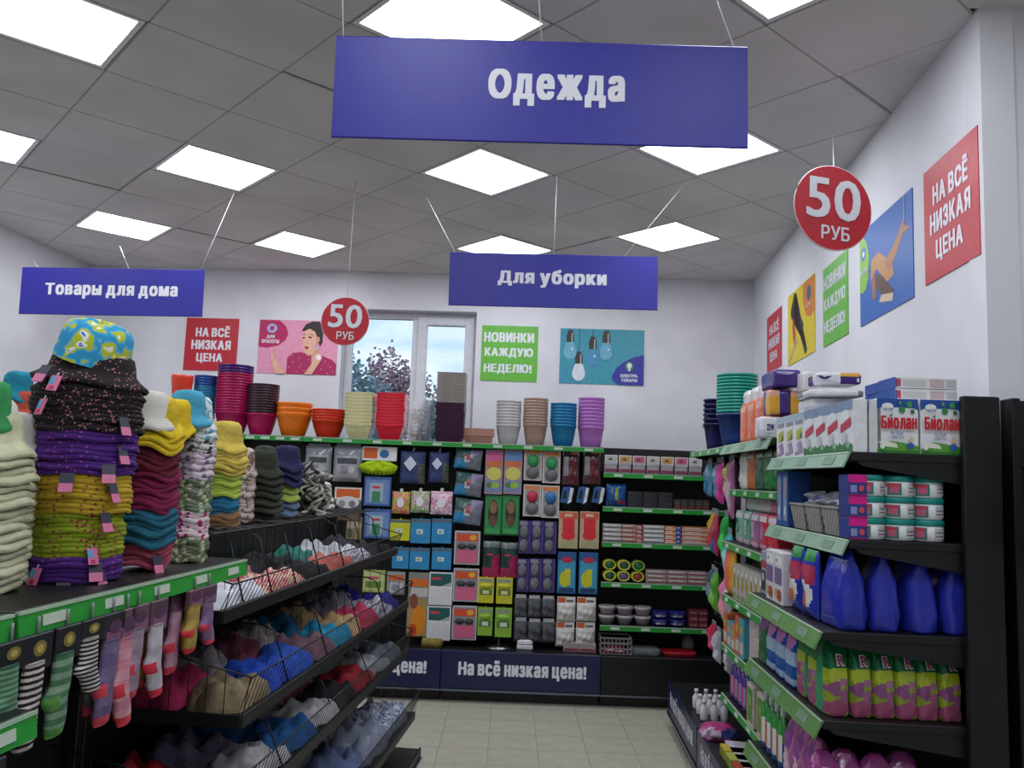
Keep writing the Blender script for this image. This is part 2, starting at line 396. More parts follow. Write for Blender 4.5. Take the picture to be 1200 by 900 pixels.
# ------------------------------------------------------------------ outside the window
mb = MB(); mb.add([(-30, 8.3, -1), (30, 8.3, -1), (40, 60, -1), (-40, 60, -1)], [(0, 1, 2, 3)], mat('#7d8a6a', 'leaf')); struct('ground', mb)
def tree(x, y, h, r, c, label):
    rn = random.Random(int(x*10)); mb = MB()
    mb.tube([(0, 0, -1), (.1, 0, h*.4), (0, .1, h*.8)], [.18, .13, .05], mat('#4a3c32', 'leaf'))
    lf = MB()
    for _ in range(3600):
        a = rn.random()*2*PI; u = rn.uniform(-1, 1); q = r*(rn.random()**.4)*(1+.25*math.sin(3*a)+.2*math.sin(5*u+a)); s = .055
        p = Vector((q*math.cos(a)*math.sqrt(1-u*u), q*math.sin(a)*math.sqrt(1-u*u), h*.75+u*q*1.25))
        e1 = Vector((rn.uniform(-1, 1), rn.uniform(-1, 1), rn.uniform(-1, 1))).normalized()*s; e2 = e1.orthogonal().normalized()*s
        lf.add([p-e1, p+e2, p+e1, p-e2], [(0, 1, 2, 3)], mat(c, 'leaf'))
    o = bpy.data.objects.new('tree', None); COL.objects.link(o); o.location = (x, y, 0); tag(o, label, 'tree', 'trees outside the window')
    obj('trunk', mb, o); q = obj('foliage', lf, o); q['kind'] = 'stuff'
tree(-3.5, 19, 3.9, .9, '#8aa4ac', 'green leafy tree at the left side of the left window pane')  # foliage colours of all three trees paled to put haze and pane reflection in
tree(-3.45, 24, 5.0, 1.05, '#b0929c', 'reddish leaved tree outside, right part of the left window pane')
tree(-1.5, 19.5, 3.3, .8, '#8aa6a4', 'green tree low outside the right window pane behind the tall dark pots')
# ================================================================== SIGNS
SIGN = mat('#2b2a9a', 'card'); SW = mat('#e9eaf2', 'card'); CABLE = PL('#d8d8d8'); RED = mat('#c4182c', 'card'); GRN = mat('#5fb83a', 'card')
def hang_sign(pts, s, label, D, wpx, tilt=0):
    """pts: four picture corners; D: distance"""
    q = [FB.aty(px, py, D) for px, py in pts]
    w = ((q[1]-q[0]).length + (q[3]-q[2]).length)/2; h = ((q[2]-q[0]).length+(q[3]-q[1]).length)/2
    c = sum(q, Vector())/4; dx = (q[1].z-q[0].z + q[3].z-q[2].z)/2; roll = -math.atan2(dx, w)
    o = thing('hanging_sign', label, 'sign', c, 0, 'blue hanging aisle signs', [('board', _sb(w, h)), ('board_edge', _se(w, h))], rot=(0, roll, 0))
    x0, x1, z0, z1 = wpx; text(o, s, (x0+x1)/2*w/2, (z0+z1)/2*h/2, (x1-x0)*w/2, (z1-z0)*h/2, SW, -.0055, .022)
    return o, w, h, c
def _sb(w, h): mb = MB(); mb.box(-w/2, -.004, -h/2, w/2, .004, h/2, SIGN); return mb.mesh('board')
def _se(w, h):
    mb = MB(); mb.tube([(-w/2, 0, h/2), (w/2, 0, h/2)], .0045, SIGN, 4); mb.tube([(-w/2, 0, -h/2), (w/2, 0, -h/2)], .0045, SIGN, 4); return mb.mesh('board_edge')
def cable(o, p0, top):
    """string of a sign: from a point on the sign (local) to the ceiling (world)"""
    bpy.context.view_layer.update(); a = o.matrix_world @ Vector(p0); mb = MB(); b = Vector(top)
    inv = o.matrix_world.inverted(); mb.tube([inv @ a, inv @ b], .0022, CABLE, 5); obj('hanging_string', mb, o)
s1, w, h, c = hang_sign([(395, 43), (877, 57), (388, 160), (875, 173)], 'Одежда', 'large blue hanging sign reading Одежда at the top centre', 2.42, (-.255, .405, -.30, .43))
for x, px, py, yy in ((-w/2+.02, 393, 0, 2.5), (0, 637, 0, 2.44), (w/2-.04, 880, 15, 2.7)):
    cable(s1, (x, .0, h/2), FB.w(x+.0, yy, CEIL))
s2, w, h, c = hang_sign([(527, 296), (771, 302), (526, 357), (770, 363)], 'Для уборки', 'blue hanging sign reading Для уборки at mid depth', 4.8, (-.535, .51, -.27, .42))
for x, px, py in ((-w/2+.03, 495, 222), (-.0, 653, 205), (w/2-.2, 803, 215)):
    cable(s2, (x, 0, h/2), at_z(px, py, CEIL))
s3, w, h, c = hang_sign([(27, 314), (239, 317), (22, 367), (238, 371)], 'Товары для дома', 'blue hanging sign reading Товары для дома at the left', 5.3, (-.73, .72, -.31, .35))
for x, px, py in ((-w/2+.1, 24, 283), (.1, 139, 285), (w/2-.03, 275, 225)):
    cable(s3, (x, 0, h/2), at_z(px, py, CEIL))
def disc_sign(px, py, D, r, yaw, label, spx, spy):
    c = FB.aty(px, py, D); mb = MB(); n = 40
    mb.prism([(r*math.cos(2*PI*i/n), r*math.sin(2*PI*i/n)) for i in range(n)], -.003, .003, RED)
    rim = MB(); rim.tube([(r*math.cos(2*PI*i/n), 0, r*math.sin(2*PI*i/n)) for i in range(n)], .0035, mat('#e8c8cc', 'card'), 4, True)
    o = thing('round_price_sign', label, 'sign', c, 0, 'round red 50 rouble signs', [('disc', mb.mesh('disc')), ('rim', rim.mesh('rim'))], rot=(0, math.radians(1.5), yaw))
    text(o, '50', 0, r*.21, r*1.42, r*.98, SW, -.005, .03, 0.02); text(o, 'РУБ', r*.06, -r*.6, r*.74, r*.33, SW, -.005, .02, .02)
    top = at_z(spx, spy, CEIL); cable(o, (0, 0, r), at_z(spx, spy, CEIL) if spx > 900 else (c.x+.01, c.y+.01, CEIL))
disc_sign(976, 244, 2.85, .152, math.radians(13), 'round red sign reading 50 РУБ near the right wall', 976, 155)
disc_sign(404.5, 376.5, 5.1, .15, math.radians(-4), 'round red sign reading 50 РУБ hanging before the window', 404, 250)

# ================================================================== POSTERS
def poster(W, px, label, base):
    a, an = W[1], W[2]; q = [on_wall(a, an, *p) for p in px]
    x0 = (q[0][0]+q[2][0])/2; x1 = (q[1][0]+q[3][0])/2; z1 = (q[0][1]+q[1][1])/2; z0 = (q[2][1]+q[3][1])/2
    n = Vector((math.sin(an), -math.cos(an), 0)); cx = (x0+x1)/2
    loc = a + Vector((math.cos(an), math.sin(an), 0))*cx + n*.003; loc.z = (z0+z1)/2; w, h = x1-x0, z1-z0
    mb = MB(); mb.box(-w/2, -.002, -h/2, w/2, .002, h/2, CARD(base))
    o = bpy.data.objects.new('wall_poster', None); COL.objects.link(o); o.location = loc; o.rotation_euler = (0, 0, an)
    tag(o, label, 'poster', 'posters on the walls'); obj('sheet', mb, o); return o, w, h
def art(o, w, h, name, items):
    """flat print: items of (shape, coords in -1..1, colour)"""
    mb = MB(); y = -.0026
    for k, (sh, cs, c) in enumerate(items):
        yy = y - .00025*k
        m = c if not isinstance(c, str) else CARD(c)
        if sh == 'e': mb.ell(cs[0]*w/2, cs[1]*h/2, cs[2]*w/2, cs[3]*h/2, yy, m, 20)
        else: mb.poly([(cs[i]*w/2, cs[i+1]*h/2) for i in range(0, len(cs), 2)], yy, m)
    return obj(name, mb, o)
def price_poster(W, px, label):
    o, w, h = poster(W, px, label, '#c2202f')
    for s, cx, cz, ww, hh in (('НА ВСЁ', .03, .5, 1.3, .43), ('НИЗКАЯ', .0, -.02, 1.5, .36), ('ЦЕНА', -.03, -.53, 1.0, .38)): text(o, s, cx*w/2, cz*h/2, ww*w/2, hh*h/2, SW, -.003, .025)
def news_poster(W, px, label):
    o, w, h = poster(W, px, label, '#67bb3c')
    for s, cx, cz, ww in (('НОВИНКИ', -.03, .58, 1.78), ('КАЖДУЮ', -.02, .02, 1.72), ('НЕДЕЛЮ!', -.04, -.56, 1.7)): text(o, s, cx*w/2, cz*h/2, ww*w/2, .36*h/2, SW, -.003, .025)
price_poster(wb, [(219, 372), (280, 374), (215, 434), (277, 435)], 'red poster reading НА ВСЁ НИЗКАЯ ЦЕНА on the back wall')
news_poster(wb, [(565, 381), (631, 383), (563, 446), (629, 448)], 'green poster reading НОВИНКИ КАЖДУЮ НЕДЕЛЮ! on the back wall')
price_poster(wr, [(1083, 201), (1147, 150), (1086, 333), (1150, 300)], 'large red price poster on the right wall, nearest of its row')
news_poster(wr, [(965, 314), (994, 295), (966, 407), (995, 391)], 'green news poster on the right wall')
price_poster(wr, [(899, 372), (916, 361), (900, 438), (917, 428)], 'red price poster on the right wall, farthest, beside the corner')
# beauty poster with woman
o, w, h = poster(wb, [(305, 374), (396, 377), (301, 437), (395, 440)], 'pink beauty poster of a woman in a magenta dotted top', '#e79ab6')
SK, SK2, HR, MG = '#e8b49a', '#d99a80', '#2b1a1c', '#b0205e'
dots = [('e', (x, z, .012, .018), '#f2c4d4') for x, z in [(-.1, -.55), (.05, -.4), (-.2, -.75), (.0, -.9), (.12, -.65), (.72, -.5), (.85, -.7), (.62, -.8), (.92, -.88), (.3, -.45), (-.12, -.32), (.78, -.93), (.2, -.85), (.08, -.75)]]
art(o, w, h, 'portrait', [('p', (-.25, -1, -.25, -.42, -.12, -.22, .1, -.18, .35, -.3, .6, -.28, .9, -.45, 1, -.62, 1, -1), MG)] + dots + [
 ('p', (.3, -.25, .3, .05, .52, .0, .58, -.3, .45, -.45), SK2), ('e', (.3, .32, .2, .38), SK), ('p', (.12, .1, .16, -.18, .28, -.32, .42, -.2, .46, .2), SK),
 ('p', (.08, .62, .18, .86, .34, .97, .52, .97, .62, .7, .62, .2, .56, .05, .5, .3, .42, .58, .28, .7, .14, .6), HR), ('e', (.5, .3, .05, .11), SK2),
 ('e', (.14, .35, .035, .03), '#3a2a2a'), ('e', (.3, .37, .045, .035), '#3a2a2a'), ('p', (.08, .46, .18, .5, .19, .46), HR), ('p', (.24, .5, .38, .47, .38, .44), HR),
 ('p', (.16, .0, .22, .04, .3, .0, .24, -.08), '#a8203c'), ('p', (.2, -1, .4, -1, .56, -.6, .64, -.4, .5, -.2, .36, -.38, .38, -.6), SK), ('e', (.52, -.38, .11, .16), SK), ('e', (.55, -.36, .06, .1), '#f4f0ee'), ('e', (.48, -.02, .04, .07), '#c8c0c0'),
 ('p', (-.52, -1, -.58, -.8, -.66, -.5, -.62, -.2, -.56, -.4, -.48, -.55, -.42, -.75, -.28, -.95, -.28, -1), SK), ('p', (-.66, -.5, -.64, -.1, -.6, -.12, -.6, -.45), SK)])
art(o, w, h, 'badge', [('p', (-1, .98, -1, -.02, -.8, -.06, -.5, .04, -.32, .25, -.26, .48, -.32, .75, -.5, .98), '#b8105c'), ('e', (-.68, .68, .13, .17), '#a9b8e0'), ('e', (-.68, .68, .06, .09), '#b8105c')])
text(o, 'ДЛЯ', -.7*w/2, .36*h/2, .2*w/2, .13*h/2, SW, -.0045); text(o, 'КРАСОТЫ', -.7*w/2, .19*h/2, .44*w/2, .14*h/2, SW, -.0045)
# bulb poster
o, w, h = poster(wb, [(657, 384), (755, 388), (655, 449), (754, 452)], 'teal poster of four light bulbs on the back wall', '#3f9fb4')
bulbs = [('p', (-1, -1, -1, 1, -.7, 1, -.55, .2, -.5, -1), '#3a98b0')]
for x, zt, zb, c in ((-.76, .94, .5, '#6fb4cc'), (-.54, .16, -.28, '#dfe6ee'), (-.22, .72, .26, '#4c98c4'), (.1, .94, .5, '#6fb2d0')):
    bulbs += [('p', (x-.006, 1, x+.006, 1, x+.006, zt, x-.006, zt), '#1c2a34'), ('p', (x-.09, zb, x-.09, zt-.2, x-.05, zt, x+.05, zt, x+.09, zt-.2, x+.09, zb), '#3a332f'), ('p', (x+.03, zb, x+.03, zt-.1, x+.055, zt-.1, x+.055, zb), '#c4c4c0'),
              ('p', (x-.085, zb, x+.085, zb, x+.15, zb-.28, x-.15, zb-.28), c), ('e', (x, zb-.36, .155, .26), c), ('e', (x+.05, zb-.25, .02, .05), '#e8f4fa')]
bulbs += [('p', (.25, -.7, .35, -.4, .5, -.2, .75, 0, 1, .1, 1, -1, .4, -1, .27, -.85), '#3536a4'), ('e', (.66, -.33, .1, .17), '#2f8a58'), ('e', (.66, -.3, .06, .1), '#e8eef0'), ('p', (.63, -.35, .69, -.35, .68, -.5, .64, -.5), '#e8eef0')]
art(o, w, h, 'picture', bulbs)
text(o, 'ЭЛЕКТРО-', .66*w/2, -.67*h/2, .42*w/2, .12*h/2, SW, -.012); text(o, 'ТОВАРЫ', .66*w/2, -.83*h/2, .38*w/2, .12*h/2, SW, -.012)
# footwear / driftwood poster on the right wall
o, w, h = poster(wr, [(1008, 271), (1070, 225), (1010, 382), (1072, 349)], 'blue poster of brown sandals with a green badge on the right wall', '#2c66b8')
art(o, w, h, 'picture', [('p', (-.55, -.2, -.5, .25, -.2, .3, .3, -.1, .35, -.35, .1, -.42, -.3, .0), '#c89058'), ('p', (.0, .0, .35, .2, .7, .55, .75, .42, .95, .3, .7, .3, .45, .0, .2, -.25), '#b47c50'),
  ('p', (-.3, -.1, -.1, -.2, .35, -.65, .3, -.8, .0, -.7, -.35, -.35), '#5a4238'), ('p', (-.5, -.2, -.35, -.1, -.3, -.6, -.45, -.6), '#a07050'), ('p', (-.2, -.72, .3, -.85, .35, -.7, -.1, -.6), '#d6c2a8'), ('p', (.72, .5, .74, .98, .77, .98, .76, .5), '#8fa4c4')])
art(o, w, h, 'badge', [('p', (-1, .92, -.9, .9, -.72, .75, -.6, .4, -.62, -.02, -.75, -.28, -.9, -.32, -1, -.25), '#8cc83e'), ('e', (-.83, .5, .11, .15), '#3f78c0'), ('e', (-.83, .5, .05, .06), '#e8f0f0')])
text(o, 'ОБУВЬ', -.8*w/2, .12*h/2, .34*w/2, .13*h/2, SW, -.005)
# tools poster
o, w, h = poster(wr, [(924, 345), (955, 324), (924, 430), (956, 411)], 'yellow poster of hand tools on the right wall', '#e2cb22')
art(o, w, h, 'picture', [('p', (-.75, .5, -.45, .95, -.3, .9, -.5, .45, -.4, .3, .35, -.95, .5, -.85, -.3, .5, -.5, .6, -.7, .3), '#2f2c28'), ('p', (-.6, .3, -.5, .25, -.35, -.2, -.4, -.6, -.55, -.3, -.6, -.0), '#b84428'),
  ('p', (-.1, .25, .0, .2, .25, -.1, .2, -.3, .05, -.2), '#35332c'), ('p', (-.9, -.9, -.85, -.95, -.2, -.45, -.25, -.38), '#a8a090')])
art(o, w, h, 'badge', [('p', (.2, .98, .2, .5, .4, .1, .75, -.05, 1, .05, 1, .98), '#e0802c'), ('e', (.62, .62, .15, .2), '#3f6a88')])
text(o, 'ДЛЯ', .6*w/2, .3*h/2, .3*w/2, .1*h/2, SW, -.005)
# ================================================================== GONDOLA SHELVING
RAILG = mat('#2f9a3f', 'plastic'); RAILP = mat('#8aa890', 'plastic'); LBL = mat('#c9d8c6', 'card'); NAVY = mat('#191c4a', 'plastic')
PERF = mat('#131315', 'speck', '#050506', 60)
_lb = MB(); _lb.box(-.035, -.0012, -.010, .035, .0, .010, LBL); LBM = _lb.mesh('price_label')
_lb = MB(); _lb.box(-.055, -.0012, -.016, .055, .0, .016, mat('#6f8f76', 'card')); LBM2 = _lb.mesh('price_label')
_hk = MB(); _hk.tube([(0, 0, 0), (0, -.27, .0), (0, -.285, .012)], .0028, mat('#8d8f94', 'metal'), 5); _hk.box(-.012, -.004, -.02, .012, .002, .02, BLK); HKM = _hk.mesh('peg_hook')
def gondola(name, label, loc, rz, w, H, base, shelves, kick=None, ends=(1, 1), hooks=(), group=None, backz=.0):
    """local: back panel at y=0, goods in front of it at negative y. shelves: (z, depth, rail)"""
    g = bpy.data.objects.new(name, None); COL.objects.link(g); g.location = loc; g.rotation_euler = (0, 0, rz)
    tag(g, label, 'shelving', group)
    mb = MB(); mb.box(0, 0, backz, w, .03, H, PERF); obj('back_panel', mb, g)
    for k, e in enumerate(ends):
        if e: x = (.0, w-.03)[k]; mb = MB(); mb.box(x, -.045, 0, x+.03, .034, H+.004, BLK, .003); obj('upright', mb, g)
    if base:
        bz, bd = base; mb = MB(); mb.box(.002, -bd, bz-.035, w-.002, -.045, bz, BLK, .003); obj('base_deck', mb, g)
        mb = MB(); mb.box(.002, -bd-.012, .10, w-.002, -bd-.001, bz+.01, NAVY if kick else BLK2, .003); kp = obj('kick_panel', mb, g)
        mb = MB(); mb.box(.01, -bd+.06, 0, w-.01, -bd+.09, .11, BLK2); obj('plinth', mb, g)
        mb = MB(); mb.box(.002, -bd-.02, .085, w-.002, -bd-.0, .099, mat('#7f8a9c', 'metal')); obj('base_trim', mb, g)
        if kick: text(kp, kick, w*.51, bz*.5+.065, w*.8, .135, SW, -bd-.0135, .022)
    for z, dp, rail in shelves:
        mb = MB(); mb.box(.002, -dp, z-.028, w-.002, -.0, z, BLK, .002); s = obj('shelf', mb, g)
        for x in (.004, w-.010):
            mb = MB(); mb.T = Matrix.Translation((x, 0, 0)) @ Matrix.Rotation(PI/2, 4, 'Z')
            mb.prism([(-dp+.02, z-.028), (-.0, z-.028), (-.0, z-.11), (-dp*.35, z-.085), (-dp+.04, z-.045)], -.003, .003, BLK); obj('bracket', mb, s)
        if rail:
            t, hh, m, lm, n = rail; mb = MB()
            mb.T = Matrix.Translation((0, -dp, z-.005)) @ Matrix.Rotation(-t, 4, 'X')
            mb.box(.001, -.007, -hh, w-.001, 0, 0, m); mb.box(.001, -.009, -.003, w-.001, 0, .003, PL('#a8c4a8')); r = obj('price_rail', mb, s)
            for k in range(n):
                x = w*(k+.5)/n; obj('price_label', lm, s, tuple(mb.T @ Vector((x, -.0078, -hh/2))), None, None, (-t, 0, 0))
    for x, z in hooks: obj('peg_hook', HKM, g, (x, 0, z))
    return g
RG = (.0, .036, RAILG, LBM, 5); RW = (.45, .062, mat('#5d8a4c', 'plastic'), LBM2, 3); RS = (.1, .036, RAILG, LBM, 4); RWH = (.45, .055, RAILP, LBM2, 3)

# ================================================================== PACKAGING SHAPES
def col(c): return c if not isinstance(c, str) else CARD(c)
def P_card(w, h, t, base, pt=(), c=.002, hang=False):
    mb = MB(); mb.box(-w/2, -t/2, 0, w/2, t/2, h, col(base), min(c, t*.3))
    for k, p in enumerate(pt):
        y = -t/2-.0006*(k+1)
        if p[0] == 'r': x0, z0, x1, z1 = [v for v in p[1:5]]; mb.poly([((x0-.5)*w, z0*h), ((x1-.5)*w, z0*h), ((x1-.5)*w, z1*h), ((x0-.5)*w, z1*h)], y, col(p[5]))
        elif p[0] == 'e': mb.ell((p[1]-.5)*w, p[2]*h, p[3]*w, p[4]*h, y, col(p[5]), 14)
        elif p[0] == 'p': mb.poly([((p[1][i]-.5)*w, p[1][i+1]*h) for i in range(0, len(p[1]), 2)], y, col(p[2]))
        elif p[0] == 'd':
            o = mb.T; T = Matrix.Translation(((p[1]-.5)*w, -t/2, p[2]*h)) @ Matrix.Rotation(PI/2, 4, 'X') @ Matrix.Diagonal((p[3]*w, p[4]*h, p[5], 1))
            mb.T = T; mb.lathe([(1, 0), (.93, .4), (.72, .75), (.4, .95), (0.001, 1)], col(p[6]), 12); mb.T = o
    if hang: mb.tube([(0, 0, h-.004), (0, .0, h+.012)], [.01, .003], col(base), 6)
    return mb
def hit(pt, u, v, base):
    c = base
    for p in pt:
        if p[0] == 'r' and p[1] <= u <= p[3] and p[2] <= v <= p[4]: c = p[5]
        if p[0] == 'e' and ((u-p[1])/p[3])**2+((v-p[2])/p[4])**2 <= 1: c = p[5]
    return c
def P_bag(w, h, t, base, pt=(), nx=14, nz=18, seed=1, kind='gloss', wr=.12, sag=0):
    """pillow pouch: pinched rim, wrinkles"""
    rn = random.Random(seed); ph = [rn.uniform(0, 6) for _ in range(6)]; vs = []; fs = []; mm = []
    K = lambda c: c if not isinstance(c, str) else mat(c, kind)
    for s in (-1, 1):
        for j in range(nz+1):
            v = j/nz
            for i in range(nx+1):
                u = i/nx; a = (1-abs(2*u-1)**3.2)*(1-abs(2*v-1)**3.4); a = max(a, 0)**.75
                f = 1+wr*(math.sin(9*u+ph[0]+5*v)+math.sin(13*v+ph[1]+3*u)+.6*math.sin(21*u+ph[2]-11*v))
                bulge = a*f*(1+sag*(.5-v)); xs = 1-.05*math.sin(PI*v)*wr*4
                vs.append(((u-.5)*w*xs, s*t/2*bulge, v*h))
    n = (nx+1)*(nz+1)
    for s in (0, 1):
        for j in range(nz):
            for i in range(nx):
                a = s*n+j*(nx+1)+i; q = (a, a+1, a+nx+2, a+nx+1); fs.append(q if s == 0 else q[::-1])
                mm.append(K(hit(pt, (i+.5)/nx, (j+.5)/nz, base)))
    mb = MB(); mb.add(vs, fs, mm, True); return mb
def P_loft(w, d, prof, base, pt=(), n=20, seed=1, kind='gloss', wr=.04, pw=.5, fine=1):
    """standing pouch: prof = (z, fw, fd) rings"""
    rn = random.Random(seed); ph = rn.uniform(0, 6); vs = []; fs = []; mm = []; h = prof[-1][0]
    if pt:
        n = max(n, 36*fine); q = []
        for p0, p1 in zip(prof, prof[1:]):
            k = max(1, int((p1[0]-p0[0])/h*22*fine))
            for i in range(k): q.append(tuple(p0[j]+(p1[j]-p0[j])*i/k for j in range(3)))
        prof = q+[prof[-1]]
    K = lambda c: c if not isinstance(c, str) else mat(c, kind)
    for z, a, b in prof:
        for i in range(n):
            t = 2*PI*i/n; c_, s_ = math.cos(t), math.sin(t)
            x = math.copysign(abs(c_)**pw, c_)*w/2*a; y = math.copysign(abs(s_)**pw, s_)*d/2*b
            f = 1+wr*math.sin(5*t+ph+z*60)+wr*.6*math.sin(9*t-z*90+ph)
            vs.append((x*f, y*f, z))
    for k in range(len(prof)-1):
        for i in range(n):
            j = (i+1) % n; fs.append((k*n+i, k*n+j, (k+1)*n+j, (k+1)*n+i)); t = 2*PI*(i+.5)/n
            u = .5+math.copysign(abs(math.cos(t))**pw, math.cos(t))/2; v = (prof[k][0]+prof[k+1][0])/2/h
            mm.append(K(hit(pt, u if math.sin(t) < 0 else 1-u, v, base)))
    fs += [tuple(range(n-1, -1, -1)), tuple(range((len(prof)-1)*n, len(prof)*n))]; mm += [K(base)]*2
    mb = MB(); mb.add(vs, fs, mm, True); return mb
def cropK(ox, oy, s): return lambda x, y: (ox+x/s, oy+y/s)
KA, KB, KC, KD, KE = cropK(400, 420, 3.75), cropK(400, 600, 3.75), cropK(200, 400, 4), cropK(680, 480, 5), cropK(680, 640, 3.4625)
def rectB(K, r, y):
    x0, y0, x1, y1 = r; a = FB.aty(*K(x0, y1), y); b = FB.aty(*K(x1, y1), y); c = FB.aty(*K((x0+x1)/2, y0), y)
    return (a.x+b.x)/2, (a.z+b.z)/2, b.x-a.x, c.z-(a.z+b.z)/2
_C = {}
def cache(k, f):
    if k not in _C: q = f(); _C[k] = q.mesh(k[0]) if isinstance(q, MB) else q
    return _C[k]

# ------------------------------------------------------------------ the back run
BY = 7.02
edges = [-2.86, -2.245, -1.649, -.458, .752, 1.94]
HY = 6.70; hookpos = []
def hang(K, r, label, name, cat, group, parts_fn, y=HY, tilt=0):
    """one packet on a peg; parts_fn(w,h) -> parts"""
    x, z, w, h = rectB(K, r, y)
    hookpos.append((x, z+h-.006))
    return thing(name, label, cat, (x, y, z), 0, group, parts_fn(w, h), rot=(0, tilt, 0))
OR = '#d9632a'
def both(mb, n='packet'): return [(n, mb.mesh(n))]
# grey textile bags
def f(w, h):
    b = P_bag(w, h*.93, .09, '#8d9096', [('r', .1, .1, .9, .7, '#a9abb1'), ('r', .15, .5, .85, .64, '#55585f'), ('r', .3, .2, .6, .42, '#8d8796')], seed=3)
    hd = MB(); hd.box(-w*.42, -.004, h*.88, w*.42, .004, h, CARD('#777a80')); return [('bag', b.mesh('bag')), ('header', hd.mesh('header'))]
for k, r in enumerate([(625, 478, 750, 648), (757, 480, 893, 658)]): hang(KC, r, '%s of two grey zip bags hanging left under the pot shelf' % ('left', 'right')[k], 'textile_bag', 'bag', 'grey zip bags', f)
def f(w, h): return both(P_card(w, h, .05, '#4b4a4c', [('r', .02, .62, .98, .98, '#e8e2da'), ('r', .08, .68, .92, .94, OR), ('e', .5, .55, .42, .18, '#d8d8da'), ('e', .3, .5, .12, .1, '#8d8f94'), ('e', .66, .5, .12, .1, '#77797e'), ('r', .1, .02, .9, .3, '#6d5a3c')]))
for k, r in enumerate([(655, 673, 748, 830), (762, 682, 893, 840)]): hang(KC, r, 'orange headed scourer packet below the %s grey zip bag' % ('left', 'right')[k], 'scourer_packet', 'packet', 'orange headed packets', f)
# lime mop head
def f(w, h):
    hd = P_card(w*.86, h*.5, .012, '#eeeef0', [('r', .04, .15, .44, .9, OR), ('e', .64, .5, .14, .3, '#2f6fb0')]); 
    pf = MB()
    rn = random.Random(4)
    for i in range(26):
        a = 2*PI*i/26; x = math.cos(a)*w*.38; zz = h*.26+math.sin(a)*h*.12
        pf.tube([(x*.3, -.02, h*.4), (x*.8, -.05, zz+h*.06), (x*1.12, -.045, zz), (x*1.05, -.02, zz-h*.12)], [.012, .02, .022, .012], mat('#b6d80e', 'fabric'), 6)
    pf.T = Matrix.Translation((0, -.02, h*.28)) @ Matrix.Diagonal((w*.47, .045, h*.24, 1)); pf.lathe([(.01, -1), (.6, -.8), (1, -.2), (1, .2), (.6, .8), (.01, 1)], mat('#b6d80e', 'fabric'), 16)
    return [('header_card', hd.mesh('header_card'), (0, 0, h*.5)), ('mop_pad', pf.mesh('mop_pad'))]
hang(KA, (75, 388, 252, 512), 'lime green microfibre mop refill with a white header card', 'mop_refill', 'mop refill', None, f)
def f(w, h): return both(P_card(w, h, .04, '#3f64a8', [('r', .06, .08, .94, .9, '#6f8fc0'), ('r', .22, .15, .72, .78, '#a8bcc8'), ('r', .3, .12, .62, .5, '#3f8a60'), ('r', .3, .6, .6, .68, '#c8404c')], hang=True))
for k, (K, r) in enumerate([(KA, (98, 520, 215, 648)), (KA, (97, 662, 213, 790))]): hang(K, r, 'blue scrubbing cloth packet, %s below the lime mop refill' % ('first', 'second')[k], 'cloth_packet', 'packet', 'blue cloth packets', f)
# plaid gloves bags with white diamond
def f(w, h):
    b = P_bag(w, h*.9, .08, mat('#3c4c80', 'weave', None, 70), [('r', .7, .0, 1, .6, mat('#5c6458', 'weave', None, 70))], seed=8)
    d = MB(); d.T = Matrix.Translation((-w*.08, -.052, h*.55)); q = w*.3; d.prism([(0, q), (q*.85, 0), (0, -q), (-q*.85, 0)], -.002, .002, CARD('#cfd6e4'))
    hk = MB(); hk.tube([(0, 0, h*.85), (0, 0, h*.93), (.008, 0, h*.97), (0, 0, h)], .004, PL('#d8d8dc'), 6)
    return [('oven_mitt', b.mesh('oven_mitt')), ('label', d.mesh('label')), ('hanger', hk.mesh('hanger'))]
for k, r in enumerate([(255, 392, 366, 550), (382, 396, 470, 546)]): hang(KA, r, '%s of two navy plaid oven mitt packs with white diamond labels' % ('left', 'right')[k], 'oven_mitt_pack', 'textile', 'plaid mitt packs', f)
def mkf(a, b):
    def f(w, h):
        q = P_bag(w, h*.88, .06, mat(a, 'blotch', b, 45), seed=5, kind='fabric'); hk = MB(); hk.box(-.012, -.003, h*.8, .012, .003, h, PL('#cfd8d8'), .001)
        lb_ = MB(); lb_.ell(0, h*.45, w*.2, h*.2, -.037, CARD('#e8e4ea')); return [('towel', q.mesh('towel')), ('hanger', hk.mesh('hanger')), ('label', lb_.mesh('label'))]
    return f
for r, a, b, l in [((220, 572, 300, 682), '#b8c83c', '#d8607c', 'lime and pink patterned potholder, left of three'), ((303, 570, 386, 678), '#d8b8c4', '#7fae5c', 'pink patterned potholder, middle of three'), ((390, 570, 486, 686), '#d890b0', '#e4d4dc', 'pink patterned potholder, right of three')]:
    hang(KA, r, l + ' under the plaid packs', 'potholder', 'textile', 'patterned potholders', mkf(a, b))
def mkf(c):
    def f(w, h): return both(P_card(w, h, .035, c, [('r', 0, .86, 1, .99, '#5c6a74'), ('r', .3, .38, .62, .58, '#cfe0e4'), ('r', .36, .42, .5, .5, '#8a9a5c')], hang=True))
    return f
CL = [(KA, (212, 708, 300, 800), '#c8cc28', 'yellow'), (KA, (303, 705, 390, 812), '#2f8cc0', 'blue'), (KA, (395, 705, 482, 812), '#2f8cc0', 'blue'), (KB, (222, 155, 295, 248), '#2f8cc0', 'blue'), (KB, (299, 158, 386, 252), '#2f8cc0', 'blue'), (KB, (396, 158, 482, 252), '#2f8cc0', 'blue')]
for k, (K, r, c, n) in enumerate(CL): hang(K, r, '%s cleaning cloth pack, %s row, %s of three' % (n, ('upper', 'lower')[k//3], ('left', 'middle', 'right')[k % 3]), 'cleaning_cloth', 'cloth', 'cleaning cloth packs', mkf(c))
